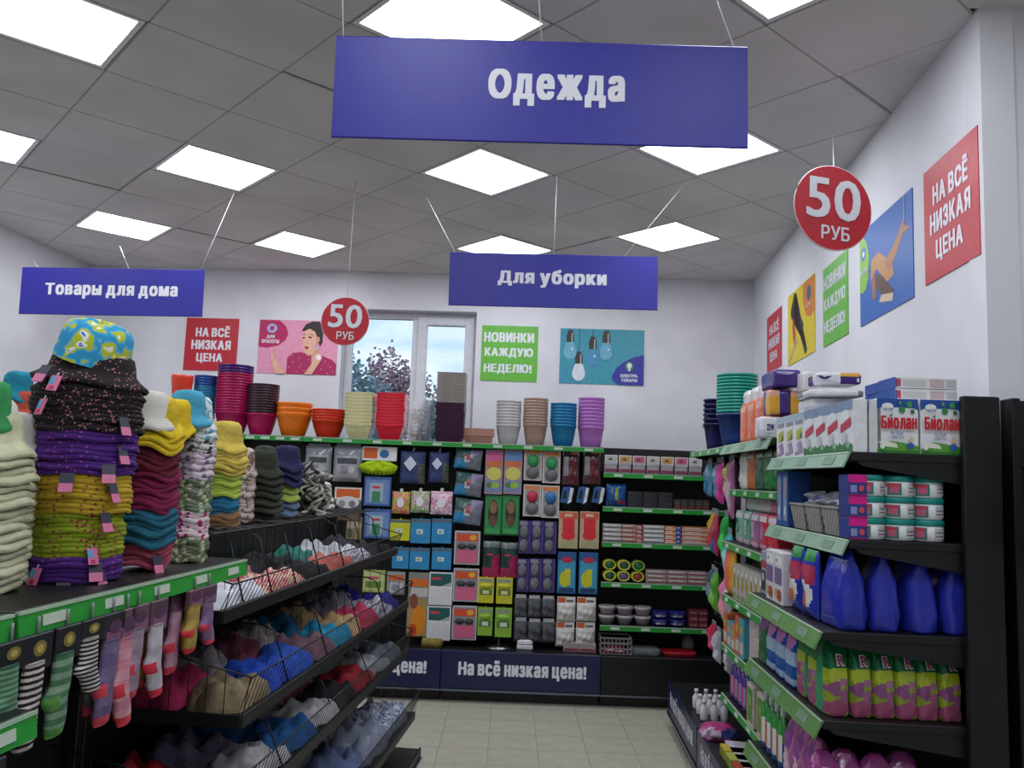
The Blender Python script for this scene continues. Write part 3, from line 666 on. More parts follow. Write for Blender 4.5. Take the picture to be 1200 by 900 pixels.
def f(w, h): return both(P_bag(w, h, .07, '#7a7f8c', [('r', .0, .0, .42, .45, '#2f86b8'), ('r', 0, .5, .55, 1, '#3f5f5c'), ('r', .35, .35, .55, .62, '#c8d4da'), ('r', .4, .45, .6, .7, '#c05050'), ('r', .55, .72, 1, 1, '#8f86a8')], seed=2))
for k, r in enumerate([(492, 395, 612, 487), (492, 503, 612, 604), (488, 618, 610, 728)]): hang(KA, r, 'tilted grey and blue dishcloth bag, %s from the top of its column' % od(k), 'dishcloth_bag', 'bag', 'grey dishcloth bags', f, tilt=.1)
def f(w, h): return both(P_card(w, h, .05, '#c9c9cc', [('r', .05, .03, .95, .97, '#8c8c90'), ('r', .08, .7, .92, .92, '#d8502c'), ('e', .72, .82, .14, .08, '#eab040'), ('r', .1, .06, .9, .44, '#d8688c'), ('d', .3, .55, .19, .09, .02, '#35383c'), ('d', .68, .55, .19, .09, .02, '#35383c')]))
for k, r in enumerate([(494, 84, 606, 230), (489, 248, 601, 392), (484, 412, 592, 560)]): hang(KB, r, 'pink sponge card with two dark scourers, %s from the top' % od(k), 'sponge_card', 'packet', 'pink sponge cards', f)
def f(w, h): return both(P_card(w, h, .05, '#e6e6ea', [('r', .05, .58, .95, .97, '#b0b4b8'), ('p', (.06, .6, .5, .58, .94, .72, .94, .97, .06, .97), '#1f5a54'), ('r', .12, .78, .5, .86, '#c84858'), ('r', .05, .03, .95, .52, '#d8d8dc')]))
for k, r in enumerate([(383, 265, 486, 408), (374, 413, 478, 562)]): hang(KB, r, 'white floor cloth pack with a green corner, %s one' % ('upper', 'lower')[k], 'floor_cloth_pack', 'packet', 'white floor cloth packs', f)
def f(w, h): return both(P_card(w, h, .03, '#a8b45c', [('r', .06, .1, .94, .9, '#c8cc90'), ('r', .15, .2, .85, .5, '#6a8a3c'), ('r', .2, .6, .7, .72, '#c85860')]))
hang(KB, (93, 255, 190, 352), 'olive green sponge card behind the upper clothes basket', 'sponge_card', 'packet', None, f)
def f(w, h): return both(P_card(w, h, .03, '#9a9ca0', [('r', .1, .62, .9, .86, OR), ('r', .12, .1, .88, .52, '#c4c0bc'), ('e', .5, .3, .25, .16, '#86909a')]))
hang(KB, (198, 262, 278, 362), 'grey sponge card with orange header left of the tall packet', 'sponge_card', 'packet', None, f)
def f(w, h): return both(P_card(w, h, .03, '#8a8a80', [('r', .05, .78, .95, .9, '#d8702c'), ('r', .05, .62, .95, .76, '#c8c4be'), ('r', .05, .02, .95, .6, '#a8905c'), ('e', .55, .25, .35, .24, '#e08a1c'), ('e', .3, .1, .2, .1, '#c84a20'), ('e', .3, .55, .2, .12, '#8a4a3c')]))
hang(KB, (284, 265, 376, 546), 'tall orange and grey glove packet beside the clothes baskets', 'glove_packet', 'packet', None, f)
def mkf(a):
    def f(w, h): return both(P_card(w, h, .03, '#a88e98', [('r', .06, .72, .94, .95, a), ('r', .06, .6, .94, .74, '#d87a4c'), ('e', .5, .46, .42, .15, '#d8d468'), ('r', .06, .05, .94, .3, '#7c8cb8'), ('e', .6, .2, .24, .07, '#9cc03c'), ('e', .25, .2, .15, .06, '#4c7a3c')]))
    return f
hang(KA, (628, 400, 706, 597), 'tall sponge card with a pink top', 'sponge_card', 'packet', None, mkf('#d8689c'))
hang(KA, (711, 400, 791, 597), 'tall sponge card with a blue top', 'sponge_card', 'packet', None, mkf('#6c94c8'))
def f(w, h): return both(P_card(w, h, .03, '#1f6a3a', [('r', .06, .05, .94, .95, '#2c8a4a'), ('e', .5, .55, .3, .35, '#3c2f28'), ('e', .5, .7, .22, .16, '#8a6a4c'), ('e', .5, .36, .2, .14, '#6a4a38'), ('r', .1, .04, .9, .16, '#3fa058')]))
for k, r in enumerate([(626, 602, 701, 776), (702, 602, 779, 777)]): hang(KA, r, 'green shoe insole packet, %s of two' % ('left', 'right')[k], 'insole_packet', 'packet', 'green insole packets', f)
def f(w, h): return both(P_bag(w, h, .04, '#1f3f36', [('r', 0, .85, 1, 1, '#5c6a68'), ('r', .0, .0, 1, .3, '#a02458'), ('e', 1, .4, .5, .25, '#a02458'), ('r', .2, .6, .6, .68, '#b83c54')], seed=12))
for k, r in enumerate([(618, 128, 694, 288), (696, 134, 772, 288)]): hang(KB, r, 'dark green and magenta tights packet, %s of two' % ('left', 'right')[k], 'tights_packet', 'packet', 'green and magenta packets', f)
def mkf(c, c2):
    def f(w, h): return both(P_card(w, h, .05, c, [('r', .1, .82, .9, .95, '#8c9a8c'), ('r', .1, .32, .88, .56, '#5c7a50'), ('r', .3, .36, .7, .5, c2), ('d', .5, .68, .42, .1, .015, c)], hang=True))
    return f
for k, (r, c, c2, n) in enumerate([((599, 286, 668, 398), '#c8c428', '#dfe090', 'yellow'), ((679, 288, 750, 402), '#c8c428', '#dfe090', 'yellow'), ((597, 418, 662, 541), '#8cbc3c', '#d8e8c8', 'lime'), ((673, 420, 746, 548), '#8cbc3c', '#d8e8c8', 'lime')]):
    hang(KB, r, '%s sponge pack, %s of its pair' % (n, ('left', 'right')[k % 2]), 'sponge_pack', 'packet', 'yellow and lime sponge packs', mkf(c, c2))
def mkf(c):
    def f(w, h): return both(P_card(w, h, .03, '#d0cdca', [('r', .08, .05, .92, .96, '#a6a09c'), ('r', .06, .84, .94, .96, '#d88a48'), ('d', .5, .62, .33, .2, .03, c), ('d', .5, .25, .36, .2, .03, '#6a6a6e')]))
    return f
for r, c, n in [((800, 397, 879, 537), '#2f9a58', 'upper left'), ((882, 407, 960, 549), '#2f9a58', 'upper right'), ((797, 554, 875, 694), '#b83048', 'lower left'), ((877, 559, 955, 701), '#3070a8', 'lower right')]:
    hang(KA, r, '%s of four cards holding a coloured and a steel scourer' % n, 'scourer_card', 'packet', 'scourer ball cards', mkf(c))
def f(w, h): return both(P_card(w, h, .035, '#3c2f6a', [('r', .06, .86, .7, .98, '#8d8c98'), ('d', .42, .66, .36, .2, .02, mat('#77787e', 'fabric')), ('d', .42, .25, .36, .2, .02, mat('#77787e', 'fabric')), ('r', .88, .05, .98, .98, '#54409a')]))
for k, (K, r) in enumerate([(KB, (777, 37, 830, 182)), (KB, (832, 38, 886, 183)), (KB, (888, 42, 943, 184)), (KB, (769, 205, 822, 350)), (KB, (824, 204, 878, 351)), (KB, (880, 205, 936, 354))]):
    hang(K, r, 'purple card of steel scourers, %s row, %s of three' % (('upper', 'lower')[k//3], ('left', 'middle', 'right')[k % 3]), 'steel_scourer_card', 'packet', 'purple scourer cards', f)
def f(w, h):
    return [('bag', P_bag(w, h*.86, .07, mat('#5a5d62', 'fabric'), seed=6, wr=.2).mesh('bag')), ('header', P_card(w*.8, h*.2, .006, '#b8b9bc').mesh('header'), (0, 0, h*.8))]
for k, r in enumerate([(757, 362, 815, 462), (817, 366, 876, 462), (878, 368, 938, 462), (756, 462, 815, 568), (817, 468, 877, 570), (878, 468, 938, 574)]):
    hang(KB, r, 'grey steel wool bag, %s row, %s of three' % (('upper', 'lower')[k//3], ('left', 'middle', 'right')[k % 3]), 'steel_wool_bag', 'bag', 'steel wool bags', f)
def f(w, h):
    return [('bag', P_bag(w, h*.9, .05, '#5a3c40', [('r', .1, .3, .35, .9, '#8d8a90'), ('r', .4, .0, .75, .8, '#6a2c34')], seed=9, wr=.18).mesh('bag')), ('header', P_card(w*.95, h*.18, .008, '#d8d0c8', [('r', .05, .15, .5, .85, '#3c3436'), ('r', .52, .15, .95, .85, '#d8863c')]).mesh('header'), (0, 0, h*.82))]
for k, r in enumerate([(968, 403, 1044, 556), (1060, 401, 1139, 552)]): hang(KA, r, 'dark red brush bag with orange header, %s of two' % ('left', 'right')[k], 'brush_bag', 'bag', 'dark red bags', f)
def f(w, h):
    mb = MB(); mb.prism([(-w*.5, h*.1), (-w*.3, h*.95), (w*.2, h), (w*.1, h*.05)], -.03, .03, PL('#2f5c94')); m2 = MB(); m2.prism([(w*.05, 0), (w*.25, h*.95), (w*.5, h*.9), (w*.32, .02)], -.032, .032, mat('#e0e4ea', 'fabric'))
    m3 = MB(); m3.prism([(-w*.32, h*.3), (-w*.2, h*.75), (-w*.02, h*.75), (-w*.08, h*.3)], -.033, .0, BLK2); return [('handle', mb.mesh('handle')), ('bristles', m2.mesh('bristles')), ('grip_hole', m3.mesh('grip_hole'))]
for k, r in enumerate([(960, 562, 1019, 640), (1030, 562, 1086, 640), (1098, 562, 1155, 640)]): hang(KA, r, 'blue hand brush with white bristles, %s of three' % ('left', 'middle', 'right')[k], 'hand_brush', 'brush', 'blue hand brushes', f)
def f(w, h): return both(P_card(w, h, .03, '#c0a888', [('r', .05, .8, .95, .97, '#d86040'), ('r', .2, .3, .82, .8, '#d82c34'), ('e', .5, .35, .36, .12, '#d82c34'), ('r', .1, .03, .9, .2, '#a8aa7c'), ('r', .3, .86, .7, .93, '#e8c0b0')]))
for k, r in enumerate([(952, -3, 1037, 160), (1045, -2, 1130, 161)]): hang(KB, r, 'red rubber glove packet, %s of two' % ('left', 'right')[k], 'glove_packet', 'packet', 'red glove packets', f)
def f(w, h): return both(P_card(w, h, .03, '#1f5a94', [('r', .05, .05, .95, .8, '#3f9cc0'), ('e', .4, .35, .28, .2, '#c8c828'), ('r', .4, .2, .7, .6, '#d0cc30'), ('e', .5, .82, .3, .08, '#b83050'), ('r', .1, .05, .9, .14, '#20406a')]))
for k, r in enumerate([(946, 176, 1028, 357), (1040, 178, 1124, 360)]): hang(KB, r, 'blue packet of yellow rubber gloves, %s of two' % ('left', 'right')[k], 'glove_packet', 'packet', 'blue glove packets', f)
def f(w, h): return [('sponge', P_bag(w, h*.75, .08, mat('#d8d6cf', 'fabric'), seed=15, wr=.15).mesh('sponge')), ('header', P_card(w*.95, h*.3, .008, '#e4e2e0', [('r', .03, .2, .45, .9, '#d0622c'), ('r', .5, .3, .9, .6, '#6a6460')]).mesh('header'), (0, 0, h*.7))]
for k, r in enumerate([(945, 372, 1028, 481), (1032, 374, 1118, 481), (940, 482, 1023, 592), (1028, 484, 1114, 588)]):
    hang(KB, r, '%s white bath sponge bag with orange header' % ('upper left', 'upper right', 'lower left', 'lower right')[k], 'bath_sponge', 'sponge', 'white bath sponges', f)
# shoe/net packs left of the lime mop that show through the basket
def f(w, h): return both(P_card(w, h, .03, '#8a8060', [('r', .05, .5, .95, .95, '#b8a890'), ('r', .1, .1, .4, .45, '#5c5a4c')]))
hang(KB, (20, 20, 88, 120), 'brown card packet left of the blue cloth packets', 'card_packet', 'packet', None, f)

# shelving sections of the back run, with the pegs that carry the packets
SHB = (1.955, .38, RG)
names = ['leftmost section of the back shelving, mostly behind the hats', 'second section of the back shelving behind the dark hats', 'back shelving section with mop refills and cloth packs under cream and red pots', 'middle back shelving section with sponge and glove packets', 'right back shelving section with five goods shelves in the corner']
for i in range(5):
    x0, x1 = edges[i], edges[i+1]; w = x1-x0; zt = 1.952
    hk = [(x-x0, z) for x, z in hookpos if x0 <= x < x1] if i < 4 else []
    sh = [(zt+.01, .38, RG)] if i < 4 else [(z, .38, RG) for z in (1.768, 1.50, 1.225, .915, .585)]
    gondola('gondola_shelving', names[i], (x0, BY, 0), 0, w, zt-.005 if i < 4 else 1.975, (.37, .52), sh, 'На всё низкая цена!' if i in (2, 3) else None, group='back shelving sections', hooks=hk)
TOPZ = [1.963]*5
def topz(x):
    for i in range(4):
        if x < edges[i+1]: return TOPZ[i]
    return TOPZ[3]
# ------------------------------------------------------------------ stacked pots on the back run
def potmesh(rt, rb, h, c, lip=.018, square=False, ribs=False, kind='plastic', dip=0):
    def b():
        mb = MB(); m = mat(c, kind); t = .004
        prof = [(rb*.96, 0), (rb, .004), (rb+(rt-rb)*.55, h*.42), (rt*1.0, h-lip*1.15), (rt*1.025, h-lip), (rt*1.06, h-lip*.3), (rt*1.06, h), (rt*.99, h), (rt*.97-t, h-lip), (rb-t, .01), (.001, .01)]
        if square:
            n = 16; vs = []
            def ringp(r, z, rim):
                o = []
                for i in range(n):
                    s = i//4; u = (i % 4)/4*2-1; x, y = [(u, -1), (1, u), (-u, 1), (-1, -u)][s]
                    zz = z-(dip*(1-abs(u)) if rim else 0); o.append((x*r, y*r, zz))
                return o
            for k, (r, z) in enumerate(prof): vs += ringp(max(r, .001), z, 3 < k < 6)
            fs = []
            for k in range(len(prof)-1):
                for i in range(n): j = (i+1) % n; fs.append((k*n+i, k*n+j, (k+1)*n+j, (k+1)*n+i))
            fs.append(tuple(range(n-1, -1, -1))); mb.add(vs, fs, m)
        else:
            wob = (lambda a, r, z: (r*(1+.02*math.sin(14*a)), z)) if ribs else None
            mb.lathe(prof, m, 28, wob=wob, cap=True)
        return mb
    return cache(('flower_pot', rt, rb, h, c, square), b)
def stack(K, r, bands, n, label, group, y=6.83, hfrac=.42, square=False, rbf=.72, name='flower_pot', dip=0, kind='plastic', ribs=False):
    """n nested pots; bands: (count, colour, word) from the bottom"""
    x, z, w, h = rectB(K, r, y); z = topz(x) if r[4:] == () else r[4]
    ytop = FB.aty(*K((r[0]+r[2])/2, r[1]), y).z; H = ytop-z; hp = H*hfrac; ds = (H-hp)/max(n-1, 1); k = 0; rt = w/2/1.06
    for cnt, c, word in bands:
        me = potmesh(rt, rt*rbf, hp, c, lip=min(hp*.2, max(ds*.8, .004)) if n > 1 else .012, square=square, kind=kind, dip=dip, ribs=ribs)
        for q in range(cnt):
            lb = '%s %s, %s up in the %s' % (word, name.replace('_', ' '), od(k), label)
            thing(name, lb, 'pot', (x+random.uniform(-.001, .001), y, z+k*ds), random.uniform(-.03, .03) + (PI/4*0), group, [(name, me)]); k += 1
sq = lambda *a: a
stack(KC, (0, 160, 100, 240), [(2, '#e8432a', 'orange red')], 2, 'leftmost small stack', 'orange pots by the hats', hfrac=.6, y=6.7)
stack(KC, (98, 162, 203, 378), [(12, '#2a83b0', 'light blue'), (4, '#1f4f9c', 'dark blue')], 16, 'two tone blue stack', 'blue pot stack', hfrac=.3)
stack(KC, (203, 115, 368, 425), [(12, '#b01258', 'magenta'), (3, '#a80f50', 'deep magenta'), (3, '#46186f', 'purple')], 18, 'tallest magenta stack topped purple', 'magenta and purple pot stack', hfrac=.32, rbf=.68)
stack(KC, (346, 203, 496, 430), [(1, '#b8145c', 'magenta'), (11, '#3a2430', 'dark brown')], 12, 'magenta based dark stack', 'dark pot stack', hfrac=.42, rbf=.66)
stack(KC, (491, 290, 657, 436), [(3, '#ef7a14', 'orange')], 3, 'wide orange stack', 'wide orange pots', hfrac=.7, rbf=.68)
stack(KC, (658, 320, 816, 442), [(5, '#d83a1c', 'red orange')], 5, 'low red orange stack', 'red orange pots', hfrac=.62, rbf=.68)
stack(KC, (820, 243, 950, 446), [(10, '#d8d4a0', 'cream square')], 10, 'cream square stack', 'cream square pots', square=True, hfrac=.34, rbf=.72, dip=.014)
stack(KC, (966, 246, 1098, 452), [(11, '#dc2338', 'red square')], 11, 'red square stack', 'red square pots', square=True, hfrac=.34, rbf=.72, dip=.014)
stack(KA, (412, 200, 540, 362), [(15, '#46243f', 'dark purple woven')], 15, 'tall woven stack before the window', 'purple woven pots', square=True, hfrac=.18, rbf=.9)
x, z, w, h = rectB(KA, (412, 70, 540, 362), 6.83)
me = potmesh(w/2/1.06, w/2*.86, .05, '#a8a09a', lip=.008, square=True); z0 = FB.aty(*KA(476, 200), 6.83).z; z1 = FB.aty(*KA(476, 68), 6.83).z
for k in range(13): thing('flower_pot', 'grey beige woven pot, %s above the purple ones in the tall stack' % od(k), 'pot', (x, 6.83, z0-.04+(z1-z0-.01)*k/12), 0, 'grey woven pots', [('flower_pot', me)])
stack(KA, (675, 187, 786, 371), [(9, '#c9c8c8', 'white')], 9, 'white round stack', 'white pots', hfrac=.45, rbf=.74)
stack(KA, (794, 177, 904, 373), [(10, '#b09585', 'taupe')], 10, 'taupe round stack', 'taupe pots', hfrac=.45, rbf=.74)
stack(KA, (914, 199, 1031, 376), [(8, '#1878a8', 'blue')], 8, 'blue round stack', 'blue pots right', hfrac=.5, rbf=.74)
stack(KA, (1036, 175, 1154, 380), [(9, '#b272c0', 'lilac')], 9, 'lilac round stack', 'lilac pots', hfrac=.42, rbf=.78)
# tan trough planters
x, z, w, h = rectB(KA, (533, 290, 671, 366), 6.83); mb = MB(); T = mat('#b88672', 'plastic'); hw = w/2
def ring(a, d, z): return [(-a, -d, z), (a, -d, z), (a, d, z), (-a, d, z)]
hh = .085; vs = ring(hw*.84, .055, 0)+ring(hw*.92, .065, hh*.7)+ring(hw, .07, hh*.7)+ring(hw, .07, hh)+ring(hw*.95, .064, hh)+ring(hw*.8, .05, .006)
fs = [(3, 2, 1, 0), (20, 21, 22, 23)] + [(k*4+i, k*4+(i+1) % 4, k*4+4+(i+1) % 4, k*4+4+i) for k in range(5) for i in range(4)]
mb.add(vs, fs, T); me = mb.mesh('planter'); zb = topz(x)
for k in range(3): thing('trough_planter', 'tan rectangular trough planter, %s of three nested' % ('bottom', 'middle', 'top')[k], 'pot', (x, 6.83, zb+k*.018), 0, 'tan trough planters', [('planter', me)])
# clear bags with cups before the window
for k, (r, s) in enumerate([((282, 175, 352, 350), 3), ((325, 155, 398, 352), 4)]):
    x, z, w, h = rectB(KA, r, 6.78+.06*k); z = topz(x); fl_ = P_bag(w, h, .11, mat('#dfe4ea', 'film'), seed=s, wr=.2)
    cups = MB()
    for i in range(7): cups.lathe([(w*.2, h*.12+i*h*.1), (w*.3, h*.2+i*h*.1), (w*.3, h*.21+i*h*.1)], PL('#e8e4e0') if k == 0 else PL('#c4ccd8'), 12, c=(i*.004, 0, 0))
    parts = [('film', fl_.mesh('film')), ('cups', cups.mesh('cups'))]
    if k: m2 = MB(); m2.box(-w*.38, -.03, .004, w*.3, .03, h*.3, mat('#5a7088', 'card')); parts.append(('carton', m2.mesh('carton'))); m2 = MB(); m2.ell(-w*.2, h*.12, .02, .02, -.031, CARD('#a81838')); parts.append(('heart', m2.mesh('heart')))
    thing('cup_bag', ('clear film bag of white cups right of the red square pots', 'clear film bag with a red heart label beside the tall woven stack')[k], 'bag', (x, 6.78+.06*k, z), 0, None, parts)

# ------------------------------------------------------------------ goods on the right back section
SY = 6.72
def shelfrow(K, rs, z, name, cat, group, labels, mk, y=SY):
    for k, r in enumerate(rs):
        x, zz, w, h = rectB(K, r, y); thing(name, labels(k), cat, (x, y, z), 0, group, mk(w, h, k))
def mk(w, h, k):
    c = ('#b8bcb4', '#c89a58', '#c0607c', '#b8bcb4', '#c89a58', '#c0607c', '#c8c0c0')[k]; cu = MB()
    cu.box(-w*.46, -.05, 0, w*.46, .05, h*.42, PL('#a8a4a8'), .004); cu.box(-w*.44, -.052, h*.05, w*.44, -.05, h*.2, CARD('#8a3c50'))
    cu.box(-w*.47, -.052, h*.42, w*.47, .052, h*.5, PL('#d8d8dc')); cu.box(-w*.46, -.05, h*.5, w*.46, .05, h*.9, PL('#98949a'), .004)
    hd = P_card(w*.94, h*.42, .004, '#dcdcdc', [('r', .08, .1, .92, .9, c), ('r', .3, .35, .6, .6, '#5c4a4c')]); return [('tray', cu.mesh('tray')), ('sleeve', hd.mesh('sleeve'), (0, -.056, h*.5))]
nm = ['pale', 'gold', 'pink', 'pale', 'gold', 'pink', 'white']
shelfrow(KD, [(135+82*k, 255, 213+82*k, 365) for k in range(7)], 1.768, 'sponge_tray', 'box', 'trays on the top corner shelf', lambda k: '%s sleeved tray on the top corner shelf, %s from the left' % (nm[k], od(k)), mk)
def mk(w, h, k): b = P_bag(w, h, .06, '#2c64a8', [('r', .4, .2, .6, .85, '#a8b83c'), ('r', .1, .1, .9, .25, '#20407a'), ('r', .6, .1, .9, .3, '#a83c54')], seed=4); return both(b, 'wipes_packet')
shelfrow(KD, [(150, 433, 268, 564)], 1.5, 'wipes_packet', 'packet', None, lambda k: 'blue domed wipes packet on the second corner shelf', mk)
def dark(w, h, k): return both(P_card(w, h, .12, '#26282c', [('r', .1, .15, .9, .3, '#3f4248'), ('r', .1, .6, .5, .75, '#4a4a50')]), 'carton')
for c in range(3):
    for j in range(4): x, zz, w, h = rectB(KD, (272+88*c, 470, 356+88*c, 562), SY); thing('dark_carton', 'dark flat carton, column %s, %s from the bottom, second corner shelf' % (od(c), od(j)), 'box', (x, SY, 1.5+j*h/4), 0, 'dark cartons', dark(w, h/4*.97, 0))
for c in range(5): x, zz, w, h = rectB(KD, (540+42*c, 520, 580+42*c, 575), SY); thing('soap_carton', 'small dark red carton, %s from the left on the second corner shelf' % od(c), 'box', (x, SY, 1.5), 0, 'small dark cartons', both(P_card(w, h, .1, '#3c3634', [('r', .1, .1, .9, .3, '#8a3c34'), ('r', .2, .4, .8, .8, '#544c48')]), 'carton'))
FB_ = [((128, 235), '#c8c4c0', '#6a6466'), ((235, 322), '#b09a8c', '#a8543c'), ((322, 358), '#a83c44', '#d8a0a0'), ((362, 485), '#d0d0d4', '#77787c'), ((487, 552), '#d87a3c', '#e8d0c0'), ((553, 584), '#2c3c9c', '#6a78b8'), ((586, 745), '#d88a5c', '#e4d8d0')]
for c, ((xa, xb), c1, c2) in enumerate(FB_):
    for j in range(4):
        x, zz, w, h = rectB(KD, (xa, 675, xb, 778), SY); m = P_card(w*.98, h/4*.96, .1, c1, [('r', .0, .1, 1, .4, c2), ('r', .1, .55, .7, .75, '#f0ece8')])
        thing('foil_carton', 'long wrap carton in column %s of the third corner shelf, %s from the bottom' % (od(c), od(j)), 'box', (x, SY, 1.225+j*h/4), 0, 'wrap cartons', both(m, 'carton'))
def tape(w, h, c1, c2):
    mb = MB(); mb.T = Matrix.Translation((0, 0, h/2)) @ Matrix.Rotation(PI/2, 4, 'X') @ Matrix.Diagonal((w/2, h/2, 1, 1)); mb.lathe([(1, -.045), (1, .04), (.92, .047), (.72, .047), (.68, .04)], mat(c1, 'plastic'), 20, cap=False)
    m2 = MB(); m2.T = mb.T; m2.lathe([(.7, -.045), (.7, .036), (.4, .042), (.001, .042)], mat(c2, 'plastic'), 16); return [('tin', mb.mesh('tin')), ('contents', m2.mesh('contents'))]
for k, (a, b, c1, c2) in enumerate([(90, 96, '#c4c83c', '#2c5a44'), (146, 96, '#b8c048', '#6a5c88'), (203, 96, '#b8bc3c', '#983c34'), (90, 55, '#b4c03c', '#2c6a44'), (148, 58, '#c4c448', '#2f5c40'), (206, 58, '#88a848', '#2c6a3c')]):
    x, zz, w, h = rectB(KE, (a, b, a+54, b+44), SY); j = k//3; thing('sponge_roll', 'yellow rimmed round scourer roll, %s layer, %s from the left' % (('bottom', 'top')[j], od(k % 3)), 'roll', (x, SY, .915+j*h), 0, 'round rolls on the fourth corner shelf', tape(w, h, c1, c2))
for c in range(3):
    for j in range(3): x, zz, w, h = rectB(KE, (262+84*c, 100, 343+84*c, 152), SY); thing('napkin_pack', 'red and white striped napkin pack, stack %s, %s from the bottom' % (od(c), od(j)), 'packet', (x, SY, .915+j*h/3), 0, 'striped napkin packs', both(P_card(w, h/3*.95, .12, '#a89a98', [('r', .02, .2, .98, .45, '#9a3c40'), ('r', .1, .6, .8, .85, '#d8d4d0')]), 'packet'))
def bowl(w, h, c, c2):
    mb = MB(); r = w/2; mb.lathe([(r*.7, 0), (r*.95, h*.7), (r, h*.75), (r, h), (r*.9, h), (r*.65, h*.5), (.001, h*.5)], mat(c, 'plastic'), 18, ms=[mat(c, 'plastic')]*2+[mat(c2, 'plastic')]*4); return [('food_tub', mb.mesh('food_tub'))]
for c in range(3):
    for j in range(2): x, zz, w, h = rectB(KE, (72+72*c, 248, 142+72*c, 322), SY); thing('food_tub', 'clear round food tub, %s layer, %s from the left' % (('bottom', 'top')[j], od(c)), 'tub', (x, SY, .585+j*h/2), 0, 'food tubs', bowl(w, h/2, '#9a8f98', '#b8aeb4'))
for c in range(2):
    for j in range(2): x, zz, w, h = rectB(KE, (290+70*c, 268, 356+70*c, 330), SY); thing('sponge_packet', 'blue and white sponge packet, %s layer, %s of two' % (('bottom', 'top')[j], ('left', 'right')[c]), 'packet', (x, SY, .585+j*h/2), 0, 'blue sponge packets', both(P_bag(w, h/2, .1, '#2c2c7c', [('r', .2, .2, .8, .5, '#a8a8b8')], seed=c), 'packet'))
for c in range(2):
    for j in range(3): x, zz, w, h = rectB(KE, (436+38*c, 262, 472+38*c, 335), SY); thing('soap_packet', 'dark red packet, %s column, %s from the bottom, lowest corner shelf' % (('left', 'right')[c], od(j)), 'packet', (x, SY, .585+j*h/3), 0, 'dark red packets', both(P_card(w, h/3*.95, .1, '#6a2c38', [('r', .1, .3, .9, .6, '#a86a70')]), 'packet'))
# on the base deck
def crate(w, h, d, c):
    mb = MB(); m = PL(c)
    for zz in (0, h*.33, h*.66, h-.008): mb.box(-w/2, -d/2, zz, w/2, -d/2+.006, zz+.01, m); mb.box(-w/2, d/2-.006, zz, w/2, d/2, zz+.01, m); mb.box(-w/2, -d/2, zz, -w/2+.006, d/2, zz+.01, m); mb.box(w/2-.006, -d/2, zz, w/2, d/2, zz+.01, m)
    for i in range(9): x = -w/2+w*i/8; mb.box(x-.003, -d/2, 0, x+.003, -d/2+.004, h, m)
    mb.box(-w/2, -d/2, 0, w/2, d/2, .006, m); return mb
x, zz, w, h = rectB(KE, (78, 388, 202, 458), 6.64); thing('storage_basket', 'pale openwork basket on the base deck below the food tubs', 'basket', (x, 6.68, .37), 0, None, [('basket', crate(w, h, .2, '#9a9296').mesh('basket')), ('contents', P_bag(w*.9, .16, .06, '#7a2c3c', seed=3).mesh('contents'), (0, .08, .02), (PI/2, 0, 0))])
x, zz, w, h = rectB(KE, (205, 410, 325, 458), 6.64); thing('folded_cloth', 'grey green folded cloth on the base deck', 'cloth', (x, 6.68, .37), 0, None, both(P_loft(w, .2, [(0, 1, 1), (.02, 1, 1), (.045, .96, .96), (.05, .8, .8)], '#5a6468', kind='fabric'), 'cloth'))
x, zz, w, h = rectB(KE, (330, 430, 470, 464), 6.64); thing('red_tray', 'flat red tray on the base deck by the corner', 'tray', (x, 6.68, .37), 0, None, both(P_loft(w, .2, [(0, .9, .9), (.03, 1, 1), (.035, 1, 1), (.02, .9, .9)], '#b8202c', kind='plastic', wr=0), 'tray'))
mb = MB(); mb.lathe([(.03, 0), (.05, .03), (.045, .09), (.02, .12), (.012, .13)], PL('#8a8a8e'), 14); thing('grey_container', 'small grey rounded container standing behind the red tray', 'container', (FB.aty(*KE(440, 420), 6.82).x, 6.86, .37), 0, None, both(mb, 'container'))
x, zz, w, h = rectB(KB, (770, 580, 840, 622), 6.7); mb = MB(); mb.box(-w/2, -.06, 0, w/2, .06, h*.45, PL('#d8d8da'), .006); m2 = MB(); m2.box(-w*.48, -.058, h*.45, w*.48, .058, h*1.0, PL('#e8e8ea'), .01); thing('white_container', 'white lidded container on the base deck under the steel wool', 'container', (x, 6.72, .37), 0, None, [('tub', mb.mesh('tub')), ('lid', m2.mesh('lid'))])
x, zz, w, h = rectB(KB, (625, 555, 755, 622), 6.68); mb = MB(); mb.lathe([(w*.48, 0), (w*.48, .008), (w*.2, .02), (.008, .03), (.006, .17), (.012, .18), (.001, .185)], mat('#9a9ca2', 'metal'), 20); thing('roll_stand', 'chrome paper roll stand on the base deck', 'stand', (x, 6.72, .37), 0, None, both(mb, 'stand'))
for k, (a, b) in enumerate([(975, 1040), (1042, 1116)]): x, zz, w, h = rectB(KB, (a, 592, b, 630), 6.68); thing('plate_pack', 'clear pack with dark red trim on the base deck, %s of two' % ('left', 'right')[k], 'packet', (x, 6.72, .37), 0, 'dark red trimmed packs', both(P_card(w, max(h, .06), .12, '#a89ca0', [('r', .05, .1, .95, .35, '#8a2c3c')]), 'packet'))
x, zz, w, h = rectB(KB, (350, 568, 445, 608), 6.68); thing('folded_cloth', 'mustard folded cloth on the base deck behind the baskets', 'cloth', (x, 6.72, .37), 0, None, both(P_loft(w, .2, [(0, 1, 1), (.03, 1, 1), (.06, .9, .9)], '#8a7a3c', kind='fabric'), 'cloth'))
